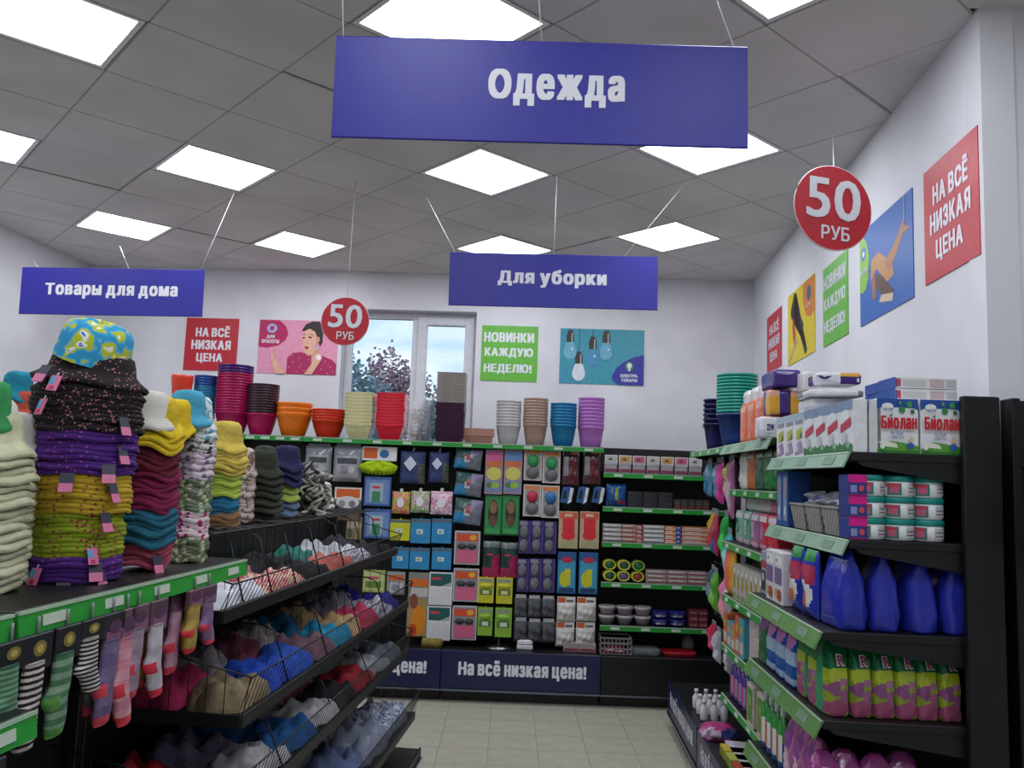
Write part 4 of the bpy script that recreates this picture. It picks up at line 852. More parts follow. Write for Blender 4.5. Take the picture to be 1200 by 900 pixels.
# ================================================================== RIGHT-HAND RUN
AR = -FR.a; AS = -FR.a-PI/2
XB = 1.49
gondola('gondola_shelving', 'nearest right gondola section with washing powder on its top shelf', FR.w(XB, 3.93, 0), AS, 1.0, 2.03, (.30, .57),
        [(1.83, .443, RWH), (1.53, .45, RWH), (1.22, .54, RW), (.93, .54, RW), (.57, .54, RW)], None, group='right shelving sections')
gondola('gondola_shelving', 'second right gondola section with paper rolls on its top shelf', FR.w(XB, 5.0, 0), AS, 1.05, 2.0, (.30, .57),
        [(1.93, .44, RWH), (1.68, .40, RS), (1.38, .44, RS), (1.08, .44, RS), (.80, .44, RS), (.52, .44, RS)], 'На всё низкая цена!', group='right shelving sections')
hk = [(x, z) for x in (.12, .3, .5, .7, .9) for z in (1.85, 1.5, 1.15, .8)]
gondola('gondola_shelving', 'far right gondola section with pegs and buckets on top in the corner', FR.w(XB, 6.15, 0), AS, 1.13, 2.0, (.30, .57), [(1.93, .44, RS)], 'На всё низкая цена!', group='right shelving sections', hooks=hk)
mb = MB(); mb.box(-.075, -.03, 0, .05, .0, 2.035, BLK, .004)
q = obj('end_upright', mb, [o for o in bpy.data.objects if o.get('label') == 'nearest right gondola section with washing powder on its top shelf'][0], (1.001, 0, 0), PI/2)
def R(x, y, z): return FR.w(x, y, z)
def camR(r, y, z=None):
    """packet face towards the aisle's near end; r in picture pixels"""
    a = FR.aty(r[0], r[3], y); b = FR.aty(r[2], r[3], y); c = FR.aty((r[0]+r[2])/2, r[1], y); zz = (a.z+b.z)/2 if z is None else z
    return (a.x+b.x)/2, zz, b.x-a.x, c.z-zz
def put(name, label, cat, grp, x, y, z, rz, parts): return thing(name, label, cat, R(x, y, z), rz, grp, parts)
# --- washing powder cartons facing the camera
def powder(w, h, t, full=True):
    g = [('r', 0, .84, 1, 1, '#2450a0'), ('p', (0, .8, .2, .88, .7, .88, 1, .8, 1, .9, 0, .9), '#2450a0'), ('r', 0, 0, 1, .1, '#2f7a2c'), ('p', (0, .08, .3, .22, .6, .2, 1, .14, 1, .05, 0, .05), '#5aa038'),
         ('p', (.0, .2, .2, .12, .5, .1, .45, .18, .2, .22), '#e8ecdc'), ('e', .25, .86, .14, .06, '#eef0f4'), ('e', .6, .8, .08, .065, '#2f8a4c'), ('e', .78, .9, .07, .06, '#3a9a54'), ('e', .85, .77, .05, .04, '#2a7040'), ('e', .55, .92, .04, .035, '#4aa060'),
         ('p', (.28, .68, .36, .73, .34, .66), '#2f7a3c'), ('e', .78, .14, .09, .06, '#3460b0'), ('e', .8, .26, .05, .05, '#e8c090'), ('e', .1, .12, .06, .05, '#e0ece0')]
    b = P_card(w, h, t, '#e6e9ee', g, c=.001); return b
def powder_box(px0, px1, label, y=2.945):
    x, z, w, h = camR((px0, 471, px1, 530), y, 1.832); h = .19; t = .06
    o = put('powder_carton', label, 'box', 'white powder cartons facing the camera', x, y+t/2, 1.832, AR, [('carton', powder(w*.99, h, t).mesh('carton')), ('side_print', sideprint(w*.99, h, t))])
    text(o, 'Биолан', -w*.0, h*.56, w*.86, h*.24, mat('#cc1c2c', 'card'), -t/2-.012, .02); text(o, 'БЕЛЫЕ', -w*.05, h*.36, w*.3, h*.06, mat('#4a5a94', 'card'), -t/2-.012, .0, 0); text(o, 'ЦВЕТЫ', -w*.05, h*.285, w*.3, h*.06, mat('#4a5a94', 'card'), -t/2-.012, .0, 0); text(o, 'АКТИВ', -w*.25, h*.8, w*.22, h*.05, mat('#4a5a94', 'card'), -t/2-.012, .0, 0)
def sideprint(w, h, t):
    mb = MB(); mb.add([(-w/2-.0006, t*.4, h*.1), (-w/2-.0006, -t*.4, h*.1), (-w/2-.0006, -t*.4, h*.75), (-w/2-.0006, t*.4, h*.75)], [(0, 1, 2, 3)], CARD('#c8ccd0')); mb.add([(-w/2-.001, t*.3, h*.78), (-w/2-.001, -t*.3, h*.78), (-w/2-.001, -t*.3, h*.92), (-w/2-.001, t*.3, h*.92)], [(0, 1, 2, 3)], CARD('#c84a58')); return mb.mesh('side_print')
powder_box(1028, 1077, 'left of two white washing powder cartons reading Биолан facing the camera'); powder_box(1079, 1127, 'right of two white washing powder cartons reading Биолан, beside the black upright')
for j in range(2):
    x, z, w, h = camR((1043, 447, 1118, 470), 3.02, 2.022+j*.042)
    def side(w, h, t):
        mb = P_card(w, h, t, '#dfe1e2', [('r', .02, .15, .09, .85, '#c04458'), ('r', .12, .2, .5, .75, '#c8ccca'), ('r', .56, .15, .78, .85, '#c4aeb0'), ('r', .82, .2, .97, .8, '#b8bcba')], c=.001)
        mb.box(-w/2-.001, -t/2, 0, -w/2, t/2, h, CARD('#2450a0')); mb.poly([(-w/2, 0)]*0+[(-w/2, h*.05), (-w/2+.004, h*.05), (-w/2+.004, h*.9), (-w/2, h*.9)], -t/2-.002, CARD('#2450a0')); return mb
    put('powder_carton', 'washing powder carton lying flat on the upright ones, %s of two layers' % ('lower', 'upper')[j], 'box', 'flat powder cartons', x, 3.06, 2.023+j*.042, AR, both(side(.215, .04, .15), 'carton'))
for k in range(2): put('powder_carton', 'blue end of a flat washing powder carton, %s, left of the flat white pair' % ('lower', 'upper')[k], 'box', 'flat powder cartons', 1.325, 3.215, 2.023+k*.042, AR, both(P_card(.19, .04, .14, '#2a50a0', [('r', .1, .3, .9, .7, '#b84a60')], c=.001), 'carton'))
# --- cartons facing the aisle along the first shelf
def aisle_box(k):
    near = k < 4
    if near: g = [('r', 0, .8, 1, 1, '#7f96b4'), ('e', .5, .72, .3, .1, '#e8ecf0'), ('p', (.12, .38, .9, .5, .9, .66, .12, .54), '#c43c50'), ('e', .4, .28, .2, .12, '#c8ccd4'), ('p', (.0, .0, 1, .0, 1, .14, .6, .2, .3, .14, 0, .2), '#3f7a4c'), ('e', .7, .14, .16, .06, '#86b48c')]
    else: g = [('r', 0, .86, 1, 1, '#a8bcc8'), ('r', .1, .74, .9, .84, '#8a96a0'), ('p', (.2, .38, .7, .42, .8, .66, .25, .6), '#b8c034'), ('p', (.5, .4, .8, .42, .8, .58), '#5c7a44'), ('p', (.1, .04, .9, .1, .7, .36, .3, .3), '#a890b8'), ('e', .35, .18, .14, .09, '#e0d4e8')]
    return P_card(.135, .185, .05, '#e2e6ea', g, c=.001)
for k in range(7):
    me = cache(('aisle_box', k < 4), lambda: aisle_box(k)); y = 2.945+.0675+.138*k
    put('powder_carton', '%s powder carton facing the aisle on the top shelf, %s from near' % (('white and red', 'white and lime')[k > 3], od(k)), 'box', 'cartons facing the aisle', 1.085, y, 1.832, AS, [('carton', me)])
for k in range(5):
    me = cache(('aisle_box2',), lambda: P_card(.135, .185, .04, '#d4d8da', [('r', 0, .8, 1, 1, '#88a0bc')], c=.001)); put('powder_carton', 'white carton in the second row on the top shelf, %s from the near end' % od(k), 'box', 'second row cartons', 1.137, 3.0125+.138*k, 1.832, AS, [('carton', me)])
mb = MB()
# --- white long rolls packs and paper goods on top
KR = cropK(840, 420, 6.428)
def roll_pack(name, label, r, y, z, d, base, pt, tx=None):
    x0, y0 = KR(r[0], r[1]); x1, y1 = KR(r[2], r[3]); x, zz, w, h = camR((x0, y0, x1, y1), y, z)
    b = P_loft(w, d, [(0, .9, .92), (h*.08, .98, .98), (h*.3, 1, 1), (h*.7, 1, 1), (h*.92, .98, .98), (h, .9, .9)], base, pt, n=32, seed=int(r[0]), wr=.008, pw=.16)
    o = put(name, label, 'packet', 'paper roll packs', x, y+d/2, zz, AR, [('wrapper', b.mesh('wrapper'))]) if not tx else put(name, label, 'packet', 'paper roll packs', x, y+d/2, zz, AR, [('wrapper', b.mesh('wrapper')), ('print', P_card(w*.4, h*.5, .002, '#e4e4ee').mesh('print'), (tx[1]*w, -d/2-.002, h*.25))])
    if tx: text(o, tx[0], tx[1]*w, h*.5, w*.34, h*.3, mat('#2c2866', 'card'), -d/2-.005, .01)
PU, YE, WH = '#46307c', '#e0a838', '#e6e6ea'
roll_pack('paper_roll_pack', 'long white carton lying on the powder cartons, lower one', (715, 300, 1050, 372), 3.45, 2.022, .2, WH, [('r', 0, .05, .3, .3, '#c8ccd4')])
roll_pack('paper_roll_pack', 'long white carton lying on the powder cartons, upper one', (705, 235, 1118, 302), 3.4, 2.075, .2, WH, [('r', .9, .1, 1, .9, '#8a8c98')])
roll_pack('paper_roll_pack', 'white and purple roll pack topmost above the long white cartons', (770, 105, 1095, 218), 3.42, 2.128, .16, WH, [('r', .35, 0, 1, 1, PU), ('e', .72, .95, .3, .35, YE), ('r', .62, .3, .72, .6, '#e8e8f0'), ('r', .85, .2, .95, .5, '#e8e8f0'), ('e', .3, .4, .09, .35, PU)], ('V', -.38))
roll_pack('paper_roll_pack', 'plain white roll pack between the two purple ones on top', (655, 100, 762, 240), 3.9, 2.15, .12, WH, [('r', .2, .2, .6, .8, '#9a9cac')])
roll_pack('paper_roll_pack', 'purple roll pack with white marks on top of the yellow ones', (430, 82, 640, 240), 4.0, 2.178, .25, PU, [('r', .25, .35, .38, .7, '#dcdce8'), ('r', .6, .35, .78, .7, '#dcdce8'), ('r', .0, .8, 1, 1, '#5c4894')])
for k, r in enumerate([(392, 240, 556, 445), (557, 240, 712, 445)]):
    roll_pack('paper_roll_pack', 'purple and yellow paper towel pack, %s of two side by side' % ('left', 'right')[k], r, 4.02, 2.045, .12, PU, [('e', .05, .4, .35, .5, YE), ('e', .1, .95, .3, .2, '#e0a890'), ('r', .45, .7, .75, .85, '#e4e4ee'), ('e', .6, .25, .12, .09, '#e8e8f0')])
roll_pack('paper_roll_pack', 'white toilet roll pack with dark letters under the purple packs', (330, 440, 490, 560), 4.02, 1.932, .12, WH, [('r', .0, .0, .3, .4, '#c8ccd8')], ('ZEW', -.05))
for k in range(4): put('paper_roll_pack', 'orange paper towel pack, %s from the near end of the second top shelf' % od(k), 'packet', 'orange roll packs', 1.16, 4.24+.17*k, 1.932, AS,
    [('wrapper', cache(('orp',), lambda: P_loft(.16, .12, [(0, .92, .92), (.02, 1, 1), (.2, 1, 1), (.23, .9, .9)], '#e8743c', [('e', .4, .68, .22, .12, '#4a4a94'), ('e', .5, .3, .35, .2, '#f0541c'), ('r', .1, .8, .9, .95, '#f0b090')], n=32, wr=.01, pw=.16))), ('wrapper_top', cache(('orw',), lambda: P_loft(.14, .1, [(0, .95, .95), (.05, 1, 1), (.075, .8, .8)], '#e8e4e4', [('e', .5, .5, .15, .2, '#c86a70')], n=24, wr=.02, pw=.3)), (0, 0, .228))])
for k in range(0): put('paper_roll_pack', 'white roll pack between orange and purple packs, %s from the bottom' % od(k), 'packet', 'white roll packs', 1.2, 4.02+.004*k, 2.165+.0*k if k else 2.165, AS, [('wrapper', cache(('wrp',), lambda: P_loft(.14, .1, [(0, .95, .95), (.03, 1, 1), (.16, 1, 1), (.2, .9, .9)], '#e4e4ea', [('r', .2, .2, .5, .6, '#b8bcd0')], n=24, wr=.02, pw=.3)))]) if k == 0 else None
# --- second shelf: tubs, boxes, baskets
def tub():
    a = MB(); r = .053; a.lathe([(r*.9, 0), (r*.97, .004), (r, .02), (r, .056)], mat('#dfe3e6', 'plastic'), 28)
    l = MB(); l.lathe([(r*1.03, .054), (r*1.05, .058), (r*1.05, .07), (r*1.0, .074), (.001, .074)], mat('#148a80', 'plastic'), 28)
    p = MB(); p2 = MB()
    def pan(t0, t1, z0, z1, c, rr, p=p):
        for i in range(5):
            u, v = t0+(t1-t0)*i/5, t0+(t1-t0)*(i+1)/5; p.add([(rr*math.sin(u), -rr*math.cos(u), z0), (rr*math.sin(v), -rr*math.cos(v), z0), (rr*math.sin(v), -rr*math.cos(v), z1), (rr*math.sin(u), -rr*math.cos(u), z1)], [(0, 1, 2, 3)], CARD(c))
    pan(-1.1, -.2, .008, .048, '#2a7a70', r+.0007); pan(-.95, -.35, .014, .036, '#c0607c', r+.0013); pan(.25, 1.1, .01, .046, '#c8ccd0', r+.0007, p2); pan(.3, 1.0, .018, .022, '#8a5a64', r+.0013, p2); pan(.3, 1.0, .03, .034, '#6a6a70', r+.0013, p2); pan(-1.2, -.3, .036, .046, '#c83c50', r+.0019)
    return [('body', a.mesh('body')), ('lid', l.mesh('lid')), ('wrap_label', p.mesh('wrap_label')), ('text_label', p2.mesh('text_label'))]
tb = tub()
for c, px in enumerate((1018, 1052.5, 1087)):
    for j in range(3): x = FR.aty(px, 630, 3.0).x; put('cleaner_tub', 'white tub with teal lid, %s column, %s of its stack' % (('left', 'middle', 'right')[c], ('bottom', 'middle', 'top')[j]), 'tub', 'white tubs with teal lids', x, 3.005, 1.532+j*.0745, AR+.1*(j-c), tb)
for j in range(3): put('cleaner_carton', 'magenta and blue carton left of the teal lidded tubs, %s one' % ('bottom', 'middle', 'top')[j], 'box', 'magenta and blue cartons', 1.077, 3.0, 1.532+j*.0745, AR, both(P_card(.062, .073, .1, '#2a3c88', [('r', 0, .62, 1, 1, '#d8148c'), ('r', .1, .15, .45, .5, '#8c94c8'), ('e', .7, .35, .15, .15, '#d04c5c'), ('r', 0, .0, 1, .08, '#a01878')]), 'carton'))
for k in range(3):
    y = 3.17+.2*k; w, d, h = .185, .2, .1; b = MB()
    b.add([(-w*.42, -d*.42, 0), (w*.42, -d*.42, 0), (w*.42, d*.42, 0), (-w*.42, d*.42, 0), (-w/2, -d/2, h), (w/2, -d/2, h), (w/2, d/2, h), (-w/2, d/2, h)], [(3, 2, 1, 0), (0, 1, 5, 4), (1, 2, 6, 5), (2, 3, 7, 6), (3, 0, 4, 7)], mat('#a8a49e', 'weave', None, 60))
    rim = MB(); rim.tube([(-w/2, -d/2, h), (w/2, -d/2, h), (w/2, d/2, h), (-w/2, d/2, h)], .006, PL('#9a968f'), 5, True); ct = P_bag(w*.7, h*1.1, .1, '#9aa0ac', [('r', .3, .2, .6, .5, '#a04858'), ('r', .1, .5, .4, .8, '#38489c')], seed=20+k, wr=.35)
    put('supply_basket', 'grey wicker pattern basket of wrapped goods, %s from the near end' % od(k), 'basket', 'grey baskets on the second shelf', 1.15, y, 1.532, AS, [('basket', b.mesh('basket')), ('rim', rim.mesh('rim')), ('wrapped_goods', ct.mesh('wrapped_goods'), (0, 0, h*.5))])
for k in range(2): put('cleaner_carton', 'tall blue carton on the second shelf beyond the grey baskets, %s of two' % od(k), 'box', 'tall blue cartons', 1.1, 3.74+.09*k, 1.532, AS, both(P_card(.085, .24, .1, '#24549c', [('r', .25, .1, .85, .9, '#8a9cb8'), ('e', .55, .68, .2, .16, '#b08a84'), ('r', .4, .2, .7, .35, '#d0d8e0')]), 'carton'))
for k in range(4): put('cleaner_carton', 'dark blue carton standing behind the grey baskets, %s from the near end' % od(k), 'box', 'dark blue cartons', 1.33, 3.2+.15*k, 1.532, AS, both(P_card(.13, .23, .08, '#1c2858', [('r', .2, .6, .8, .85, '#34447c')]), 'carton'))
# --- third shelf: blue powder bags
def blue_bag(seed, front):
    g = [('r', 0, .0, 1, 1, '#2a35a8')]
    if front: g += [('r', .2, .15, .8, .7, '#e0e4e8'), ('e', .5, .6, .3, .12, '#b83848'), ('e', .4, .3, .25, .14, '#d8743c'), ('r', .1, .72, .9, .8, '#2f8a4c')]
    H = .27; return P_loft(.105, .2, [(0, .92, .95), (.01, 1, 1), (.06, 1.02, 1), (.12, 1, .95), (.17, .9, .85), (.21, .62, .8), (.24, .34, .78), (.262, .14, .75), (H, .12, .72)], '#2a35a8', [], n=36, seed=seed, wr=.05, pw=.5)
for k, px in enumerate((989, 1030, 1070, 1112)):
    x = FR.aty(px, 735, 3.05).x; put('powder_bag', 'blue washing powder bag seen from its side, %s from the left on the middle shelf' % od(k), 'bag', 'blue powder bags', x, 3.06, 1.222, AR+(.08, -.1, .05, -.04)[k], [('bag', blue_bag(k+3, 0).mesh('bag'))])
FP = [('r', .05, .1, .95, .95, '#2c3ca4'), ('p', (.1, .5, .9, .62, .9, .85, .1, .75), '#a83450'), ('e', .5, .35, .36, .18, '#e4e0dc'), ('e', .4, .25, .2, .12, '#c86a34'), ('r', .1, .86, .9, 1, '#2a8a44')]
def Z(w, h, t, c, pt, seed=1): return P_bag(w, h, t, c, [p if p[0] != 'p' else ('r', .1, .5, .9, .75, p[2]) for p in pt], seed=seed)
for k in range(2): put('powder_bag', 'blue powder bag with red and white print facing the aisle, %s from the near end' % od(k), 'bag', 'printed powder bags', .972+.035, 3.22+.17*k, 1.222, AS, both(Z(.155, .25, .06, '#2c3ca4', FP, k+1), 'bag'))
for k in range(2): put('powder_carton', 'white carton with striped print on the middle right shelf, %s from the near end' % od(k), 'box', 'white striped cartons', 1.02, 3.55+.13*k, 1.222, AS, both(P_card(.12, .21, .1, '#d4d4d4', [('r', .1, .75, .9, .92, '#e4e8e4'), ('e', .3, .84, .1, .04, '#7c9c70'), ('r', .08, .38, .92, .7, '#7c7cb0'), ('r', .14, .38, .2, .7, '#a84868'), ('r', .4, .38, .46, .7, '#a84868'), ('r', .66, .38, .72, .7, '#a84868'), ('e', .3, .2, .18, .1, '#c8a064'), ('e', .7, .18, .18, .12, '#b04834')]), 'carton'))
for k in range(2): put('powder_carton', 'red and blue carton near the far end of the middle right shelf, %s' % od(k), 'box', 'red and blue cartons', 1.03, 3.78+.085*k, 1.222, AS, both(P_card(.08, .19, .08, '#8c9cb4', [('r', 0, .6, 1, .78, '#a84450'), ('r', .1, .1, .9, .55, '#303a4c'), ('e', .5, .4, .2, .1, '#c8ccd4')]), 'carton'))
# --- fourth shelf: green and purple bags
def green_bag(w, d, seed):
    g = [('r', 0, .0, 1, .54, '#8c9c30'), ('e', .5, .5, .7, .1, '#a8b830'), ('e', .3, .34, .32, .09, '#8c5080'), ('e', .8, .26, .28, .08, '#9a5c84'), ('e', .4, .1, .5, .11, '#9c4c70'), ('e', .75, .42, .2, .05, '#a07088'), ('r', .9, 0, 1, .9, '#3c9464')]
    return P_loft(w, d, [(0, .9, .95), (.01, 1, 1), (.05, 1, 1), (.09, 1.02, 1), (.13, 1, .97), (.16, 1, .9), (.19, .98, .78), (.22, .95, .5), (.245, .92, .25), (.262, .9, .1), (.27, .9, .08)], '#146a3c', g, n=28, seed=seed, wr=.02, pw=.4, fine=3)
for k, px in enumerate((979, 1006.5, 1033, 1059, 1084, 1111)):
    x = FR.aty(px, 850, 3.0).x; o = put('detergent_bag', 'green and purple detergent bag facing the camera, %s from the left' % od(k), 'bag', 'green detergent bags facing the camera', x, 3.03, .932, AR+.25, [('bag', cache(('gbag', k % 3), lambda: green_bag(.074, .1, k))), ])
    q1 = text(o, 'R', .0, .188, .03, .04, mat('#d8d0dc', 'card'), -.0475, .02); q2 = text(o, 'R', .001, .188, .024, .032, mat('#8c2450', 'card'), -.049, .0, .02); q1.rotation_euler = (-.3, 0, 0); q2.rotation_euler = (-.3, 0, 0)
for k in range(2): put('detergent_bag', 'green and purple detergent bag facing the aisle, %s from the near end' % od(k), 'bag', 'green detergent bags facing the aisle', 1.01, 3.14+.13*k, .932, AS, [('bag', cache(('gbag2',), lambda: green_bag(.12, .07, 9)))])
def mk2(c1, c2, c3, seed): return P_loft(.13, .1, [(0, .92, .95), (.01, 1, 1), (.07, 1, 1), (.12, 1, 1), (.15, .98, .95), (.18, .96, .8), (.21, .94, .5), (.235, .9, .2), (.245, .9, .12)], c1, [('r', 0, 0, 1, .35, c1), ('r', 0, .35, 1, .55, c3), ('e', .5, .75, .45, .2, c2), ('r', 0, .05, 1, .12, c3)], n=24, seed=seed, wr=.03, pw=.4)
for k in range(3): put('detergent_bag', 'blue and pink detergent bag on the fourth right shelf, %s from the near end' % od(k), 'bag', 'blue and pink detergent bags', 1.02, 3.41+.14*k, .932, AS, [('bag', mk2('#2458a4', '#b878b4', '#9cb4d0', k).mesh('bag'))])
put('detergent_bag', 'purple topped green detergent bag at the far end of the fourth right shelf', 'bag', None, 1.02, 3.82, .932, AS, [('bag', mk2('#2c6a3c', '#84508c', '#2c6a3c', 5).mesh('bag'))])
# --- fifth shelf: pink bags, green bottles
for k, (px, y) in enumerate(((962, 2.99), (990, 3.02), (1022, 2.99), (1058, 3.03))):
    x = FR.aty(px, 880, 3.05).x; put('softener_bag', 'pink and purple refill bag on the lowest right shelf, %s from the left' % od(k), 'bag', 'pink refill bags facing the camera', x, y+.04, .572, AR+.2*(-1)**k, [('bag', P_loft(.11, .1, [(0, .9, .9), (.03, 1, 1), (.1, 1, 1), (.15, 1, .9), (.19, .9, .6), (.22, .6, .3), (.235, .3, .15)], '#a0448c', [('e', .4, .6, .3, .2, '#d89cc8'), ('e', .6, .3, .3, .2, '#7c3484')], n=22, seed=k, wr=.08).mesh('bag'))])
for k in range(3): put('softener_bag', 'pale pink refill bag facing the aisle on the lowest shelf, %s from the near end' % od(k), 'bag', 'pink refill bags facing the aisle', 1.02, 3.2+.125*k, .572, AS, [('bag', P_loft(.12, .09, [(0, .9, .9), (.03, 1, 1), (.1, 1, 1), (.15, 1, .9), (.2, .9, .5), (.23, .8, .2)], '#b46c9c', [('e', .5, .7, .35, .25, '#8c4494'), ('e', .4, .3, .3, .2, '#d8b8d0')], n=22, seed=k+9, wr=.06).mesh('bag'))])
def bottle(c_body, c_low, c_cap, r=.035, h=.24, lab='#d8e0e0', spot='#d0702c'):
    b = MB(); b.T = Matrix.Diagonal((1.15, .75, 1, 1)); b.lathe([(r*.9, 0), (r, .006), (r, h*.3), (r*.98, h*.42), (r, h*.6), (r*.8, h*.72), (r*.42, h*.8), (r*.36, h*.83)], mat(c_body, 'gloss'), 20, ms=[mat(c_low, 'gloss')]*3+[mat(c_body, 'gloss')]*5)
    c = MB(); c.lathe([(r*.42, h*.82), (r*.42, h*.95), (r*.3, h), (.001, h)], mat(c_cap, 'plastic'), 14)
    l = MB(); 
    for i in range(6):
        u, v = -.9+.3*i, -.6+.3*i; q = lambda t, rr: (1.15*rr*math.sin(t), -.75*rr*math.cos(t))
        l.add([q(u, r*1.03)+(h*.12,), q(v, r*1.03)+(h*.12,), q(v, r*1.03)+(h*.55,), q(u, r*1.03)+(h*.55,)], [(0, 1, 2, 3)], CARD(lab if i not in (2, 3) else spot))
    return [('body', b.mesh('body')), ('cap', c.mesh('cap')), ('sticker', l.mesh('sticker'))]
bt = bottle('#3f9a4c', '#20508c', '#c8d4cc')
for k in range(4): put('cleaner_bottle', 'green and blue cleaner bottle with orange spot, %s from the near end' % od(k), 'bottle', 'green cleaner bottles', 1.0, 3.57+.088*k, .572, AS, bt)
# ================================================================== second right section (far half)
def row(name, cat, grp, label, n, y0, step, x, z, mesh_fn):
    for k in range(n): put(name, label % od(k), cat, grp, x, y0+step*k, z, AS, mesh_fn(k))
bx = lambda w, h, t, c, pt, n='carton': lambda k: both(P_card(w, h, t, c, pt), n)
row('nappy_pack', 'packet', 'green and orange packs', 'green and orange printed pack, %s from the near end of its shelf', 5, 4.08, .18, 1.17, 1.682, lambda k: both(P_loft(.17, .12, [(0, .9, .9), (.02, 1, 1), (.18, 1, 1), (.21, .85, .85)], ('#24803c', '#24803c', '#3f6a58', '#c8703c', '#e0e0dc')[k], [('e', .5, .5, .3, .3, ('#3f9a58', '#5c6a80', '#7c8c70', '#e09c58', '#a8b0a0')[k]), ('r', .1, .8, .9, .9, '#e8e8e4')], n=24, seed=k, wr=.02, pw=.2), 'pack'))
row('roll_pack', 'packet', 'green and lilac roll packs', 'large printed roll pack on the third shelf, %s from the near end', 5, 4.1, .175, 1.15, 1.382, lambda k: both(P_loft(.165, .12, [(0, .92, .92), (.02, 1, 1), (.15, 1, 1), (.18, .9, .9)], ('#c83044', '#c8304c', '#9a6a98', '#5c9c80', '#7cb09c')[k], [('e', .4, .5, .28, .32, ('#e0142c', '#a87cb0', '#c8b0cc', '#a8ccb8', '#3c8c68')[k]), ('r', .1, .8, .9, .95, '#dcd8dc'), ('r', .1, .02, .9, .14, '#d8a8c0')], n=24, seed=k+3, wr=.02, pw=.2), 'pack'))
row('tissue_pack', 'packet', 'white and pink tissue packs', 'white or pink tissue pack atop the printed roll packs, %s from the near end', 5, 4.1, .175, 1.2, 1.565, lambda k: both(P_card(.16, .075, .1, ('#d89ca4', '#d8949c', '#d8d8d4', '#d8d8d4', '#d4d4d0')[k], [('r', .1, .2, .15, .8, '#a8a8a4'), ('r', .4, .2, .45, .8, '#a8a8a4'), ('r', .7, .2, .75, .8, '#a8a8a4')], c=.01), 'pack'))
row('spray_pack', 'packet', 'white and yellow packets', 'white packet with yellow print on the fourth shelf, %s from the near end', 8, 4.05, .095, 1.09, 1.082, bx(.085, .19, .08, '#b8b4ac', [('p', (.2, .3, .8, .45, .6, .75, .3, .7), '#c8b034'), ('r', .1, .05, .9, .2, '#7c8c54'), ('e', .5, .82, .3, .08, '#e0dcd4'), ('r', .5, .3, .6, .7, '#6a5c34')], 'packet'))
row('bath_mitt', 'packet', 'orange and pink tall packets', 'tall orange or pink packet at the far end of the fourth shelf, %s of three', 3, 4.84, .07, 1.08, 1.082, lambda k: both(P_bag(.07, .26, .05, ('#e0a02c', '#e8842c', '#e06c80')[k], seed=k), 'packet'))
row('floral_carton', 'box', 'floral cartons', 'white floral carton on the fifth shelf, %s from the near end', 2, 4.13, .22, 1.14, .802, bx(.21, .22, .14, mat('#b4aaa8', 'dots', '#8a5c58', 40), []))
row('care_carton', 'box', 'orange and blue cartons', 'orange and blue carton on the fifth shelf, %s from the near end', 5, 4.54, .1, 1.1, .802, lambda k: both(P_card(.095, (.2, .2, .14, .14, .17)[k], .1, ('#4c9cb0', '#b86a48', '#c87c5c', '#5ca0b4', '#c8643c')[k], [('r', .1, .1, .9, .4, '#c8c4b4'), ('e', .5, .7, .3, .12, '#c8a83c')]), 'carton'))
row('green_white_carton', 'box', 'green and white cartons', 'white carton with green side on the sixth shelf, %s from the near end', 2, 4.13, .2, 1.12, .522, bx(.13, .2, .15, '#c4beae', [('r', .1, .1, .9, .9, '#5c8c3c'), ('e', .5, .6, .2, .15, '#88ac5c')]))
fb = bottle('#54388c', '#5c4494', '#c8b8d0', .036, .22, '#9c84b4', '#c04c70'); pb = bottle('#c0446c', '#b83c6c', '#5ca0b0', .036, .2, '#d07c98', '#a82c50')
row('softener_bottle', 'bottle', 'purple and pink bottles', 'purple or pink bottle far along the sixth shelf, %s from the near end', 6, 4.42, .095, 1.1, .522, lambda k: pb if k < 2 else fb)
# base tray goods
for k in range(3):
    for j in range(3): put('white_bottle', 'small white bottle lying in the base tray, row %s, place %s' % (od(k), od(j)), 'bottle', 'white bottles in the base tray', .99+.055*j, 5.3+.1*k, .302, AR, [('bottle', cache(('wbot',), lambda: bottle_simple()))]) if False else None
wb_ = MB(); wb_.lathe([(.02, 0), (.024, .01), (.024, .07), (.012, .09), (.01, .1), (.013, .1), (.013, .12), (.001, .12)], PL('#d4d4d8'), 14); wbm = wb_.mesh('bottle')
for k in range(3):
    for j in range(3): put('white_bottle', 'small white bottle in the base tray, %s row from near, %s from the aisle' % (od(k), od(j)), 'bottle', 'white bottles in the base tray', .985+.06*j, 5.2+.13*k, .302, AR, [('bottle', wbm)])
put('sponge_bag', 'crumpled pink and blue bag lying in the base tray', 'bag', None, 1.0, 4.86, .302, AR, both(P_loft(.2, .14, [(0, .9, .9), (.03, 1, 1), (.06, .9, .9), (.08, .5, .5)], '#a83c74', [('e', .2, .5, .2, .4, '#b8a0b8'), ('e', .8, .5, .2, .4, '#38407c')], seed=3, wr=.12), 'bag'))
for k in range(6): put('purple_packet', 'purple and white packet standing in the base tray, %s from the near end' % od(k), 'packet', 'purple packets in the base tray', 1.06, 4.1+.115*k, .302, AS-.15, [('packet', P_card(.2, .015, .11, '#c8c4cc', []).mesh('packet')), ('print', P_bag(.19, .1, .02, '#54448c', [('r', .0, .0, .25, 1, '#c0c44c'), ('r', .6, .2, .9, .8, '#8c7cb0')], seed=k).mesh('print'), (0, .05, .02), (-PI/2, 0, 0))])
for k in range(3): put('pink_bottle', 'pink bottle standing in the near part of the base tray, %s from the far side' % od(k), 'bottle', 'pink bottles in the base tray', 1.0+.03*k, 3.98-.1*k, .302, AR, bottle('#d0608c', '#c85080', '#e090b0', .045, .16, '#e0a0bc', '#b04070'))
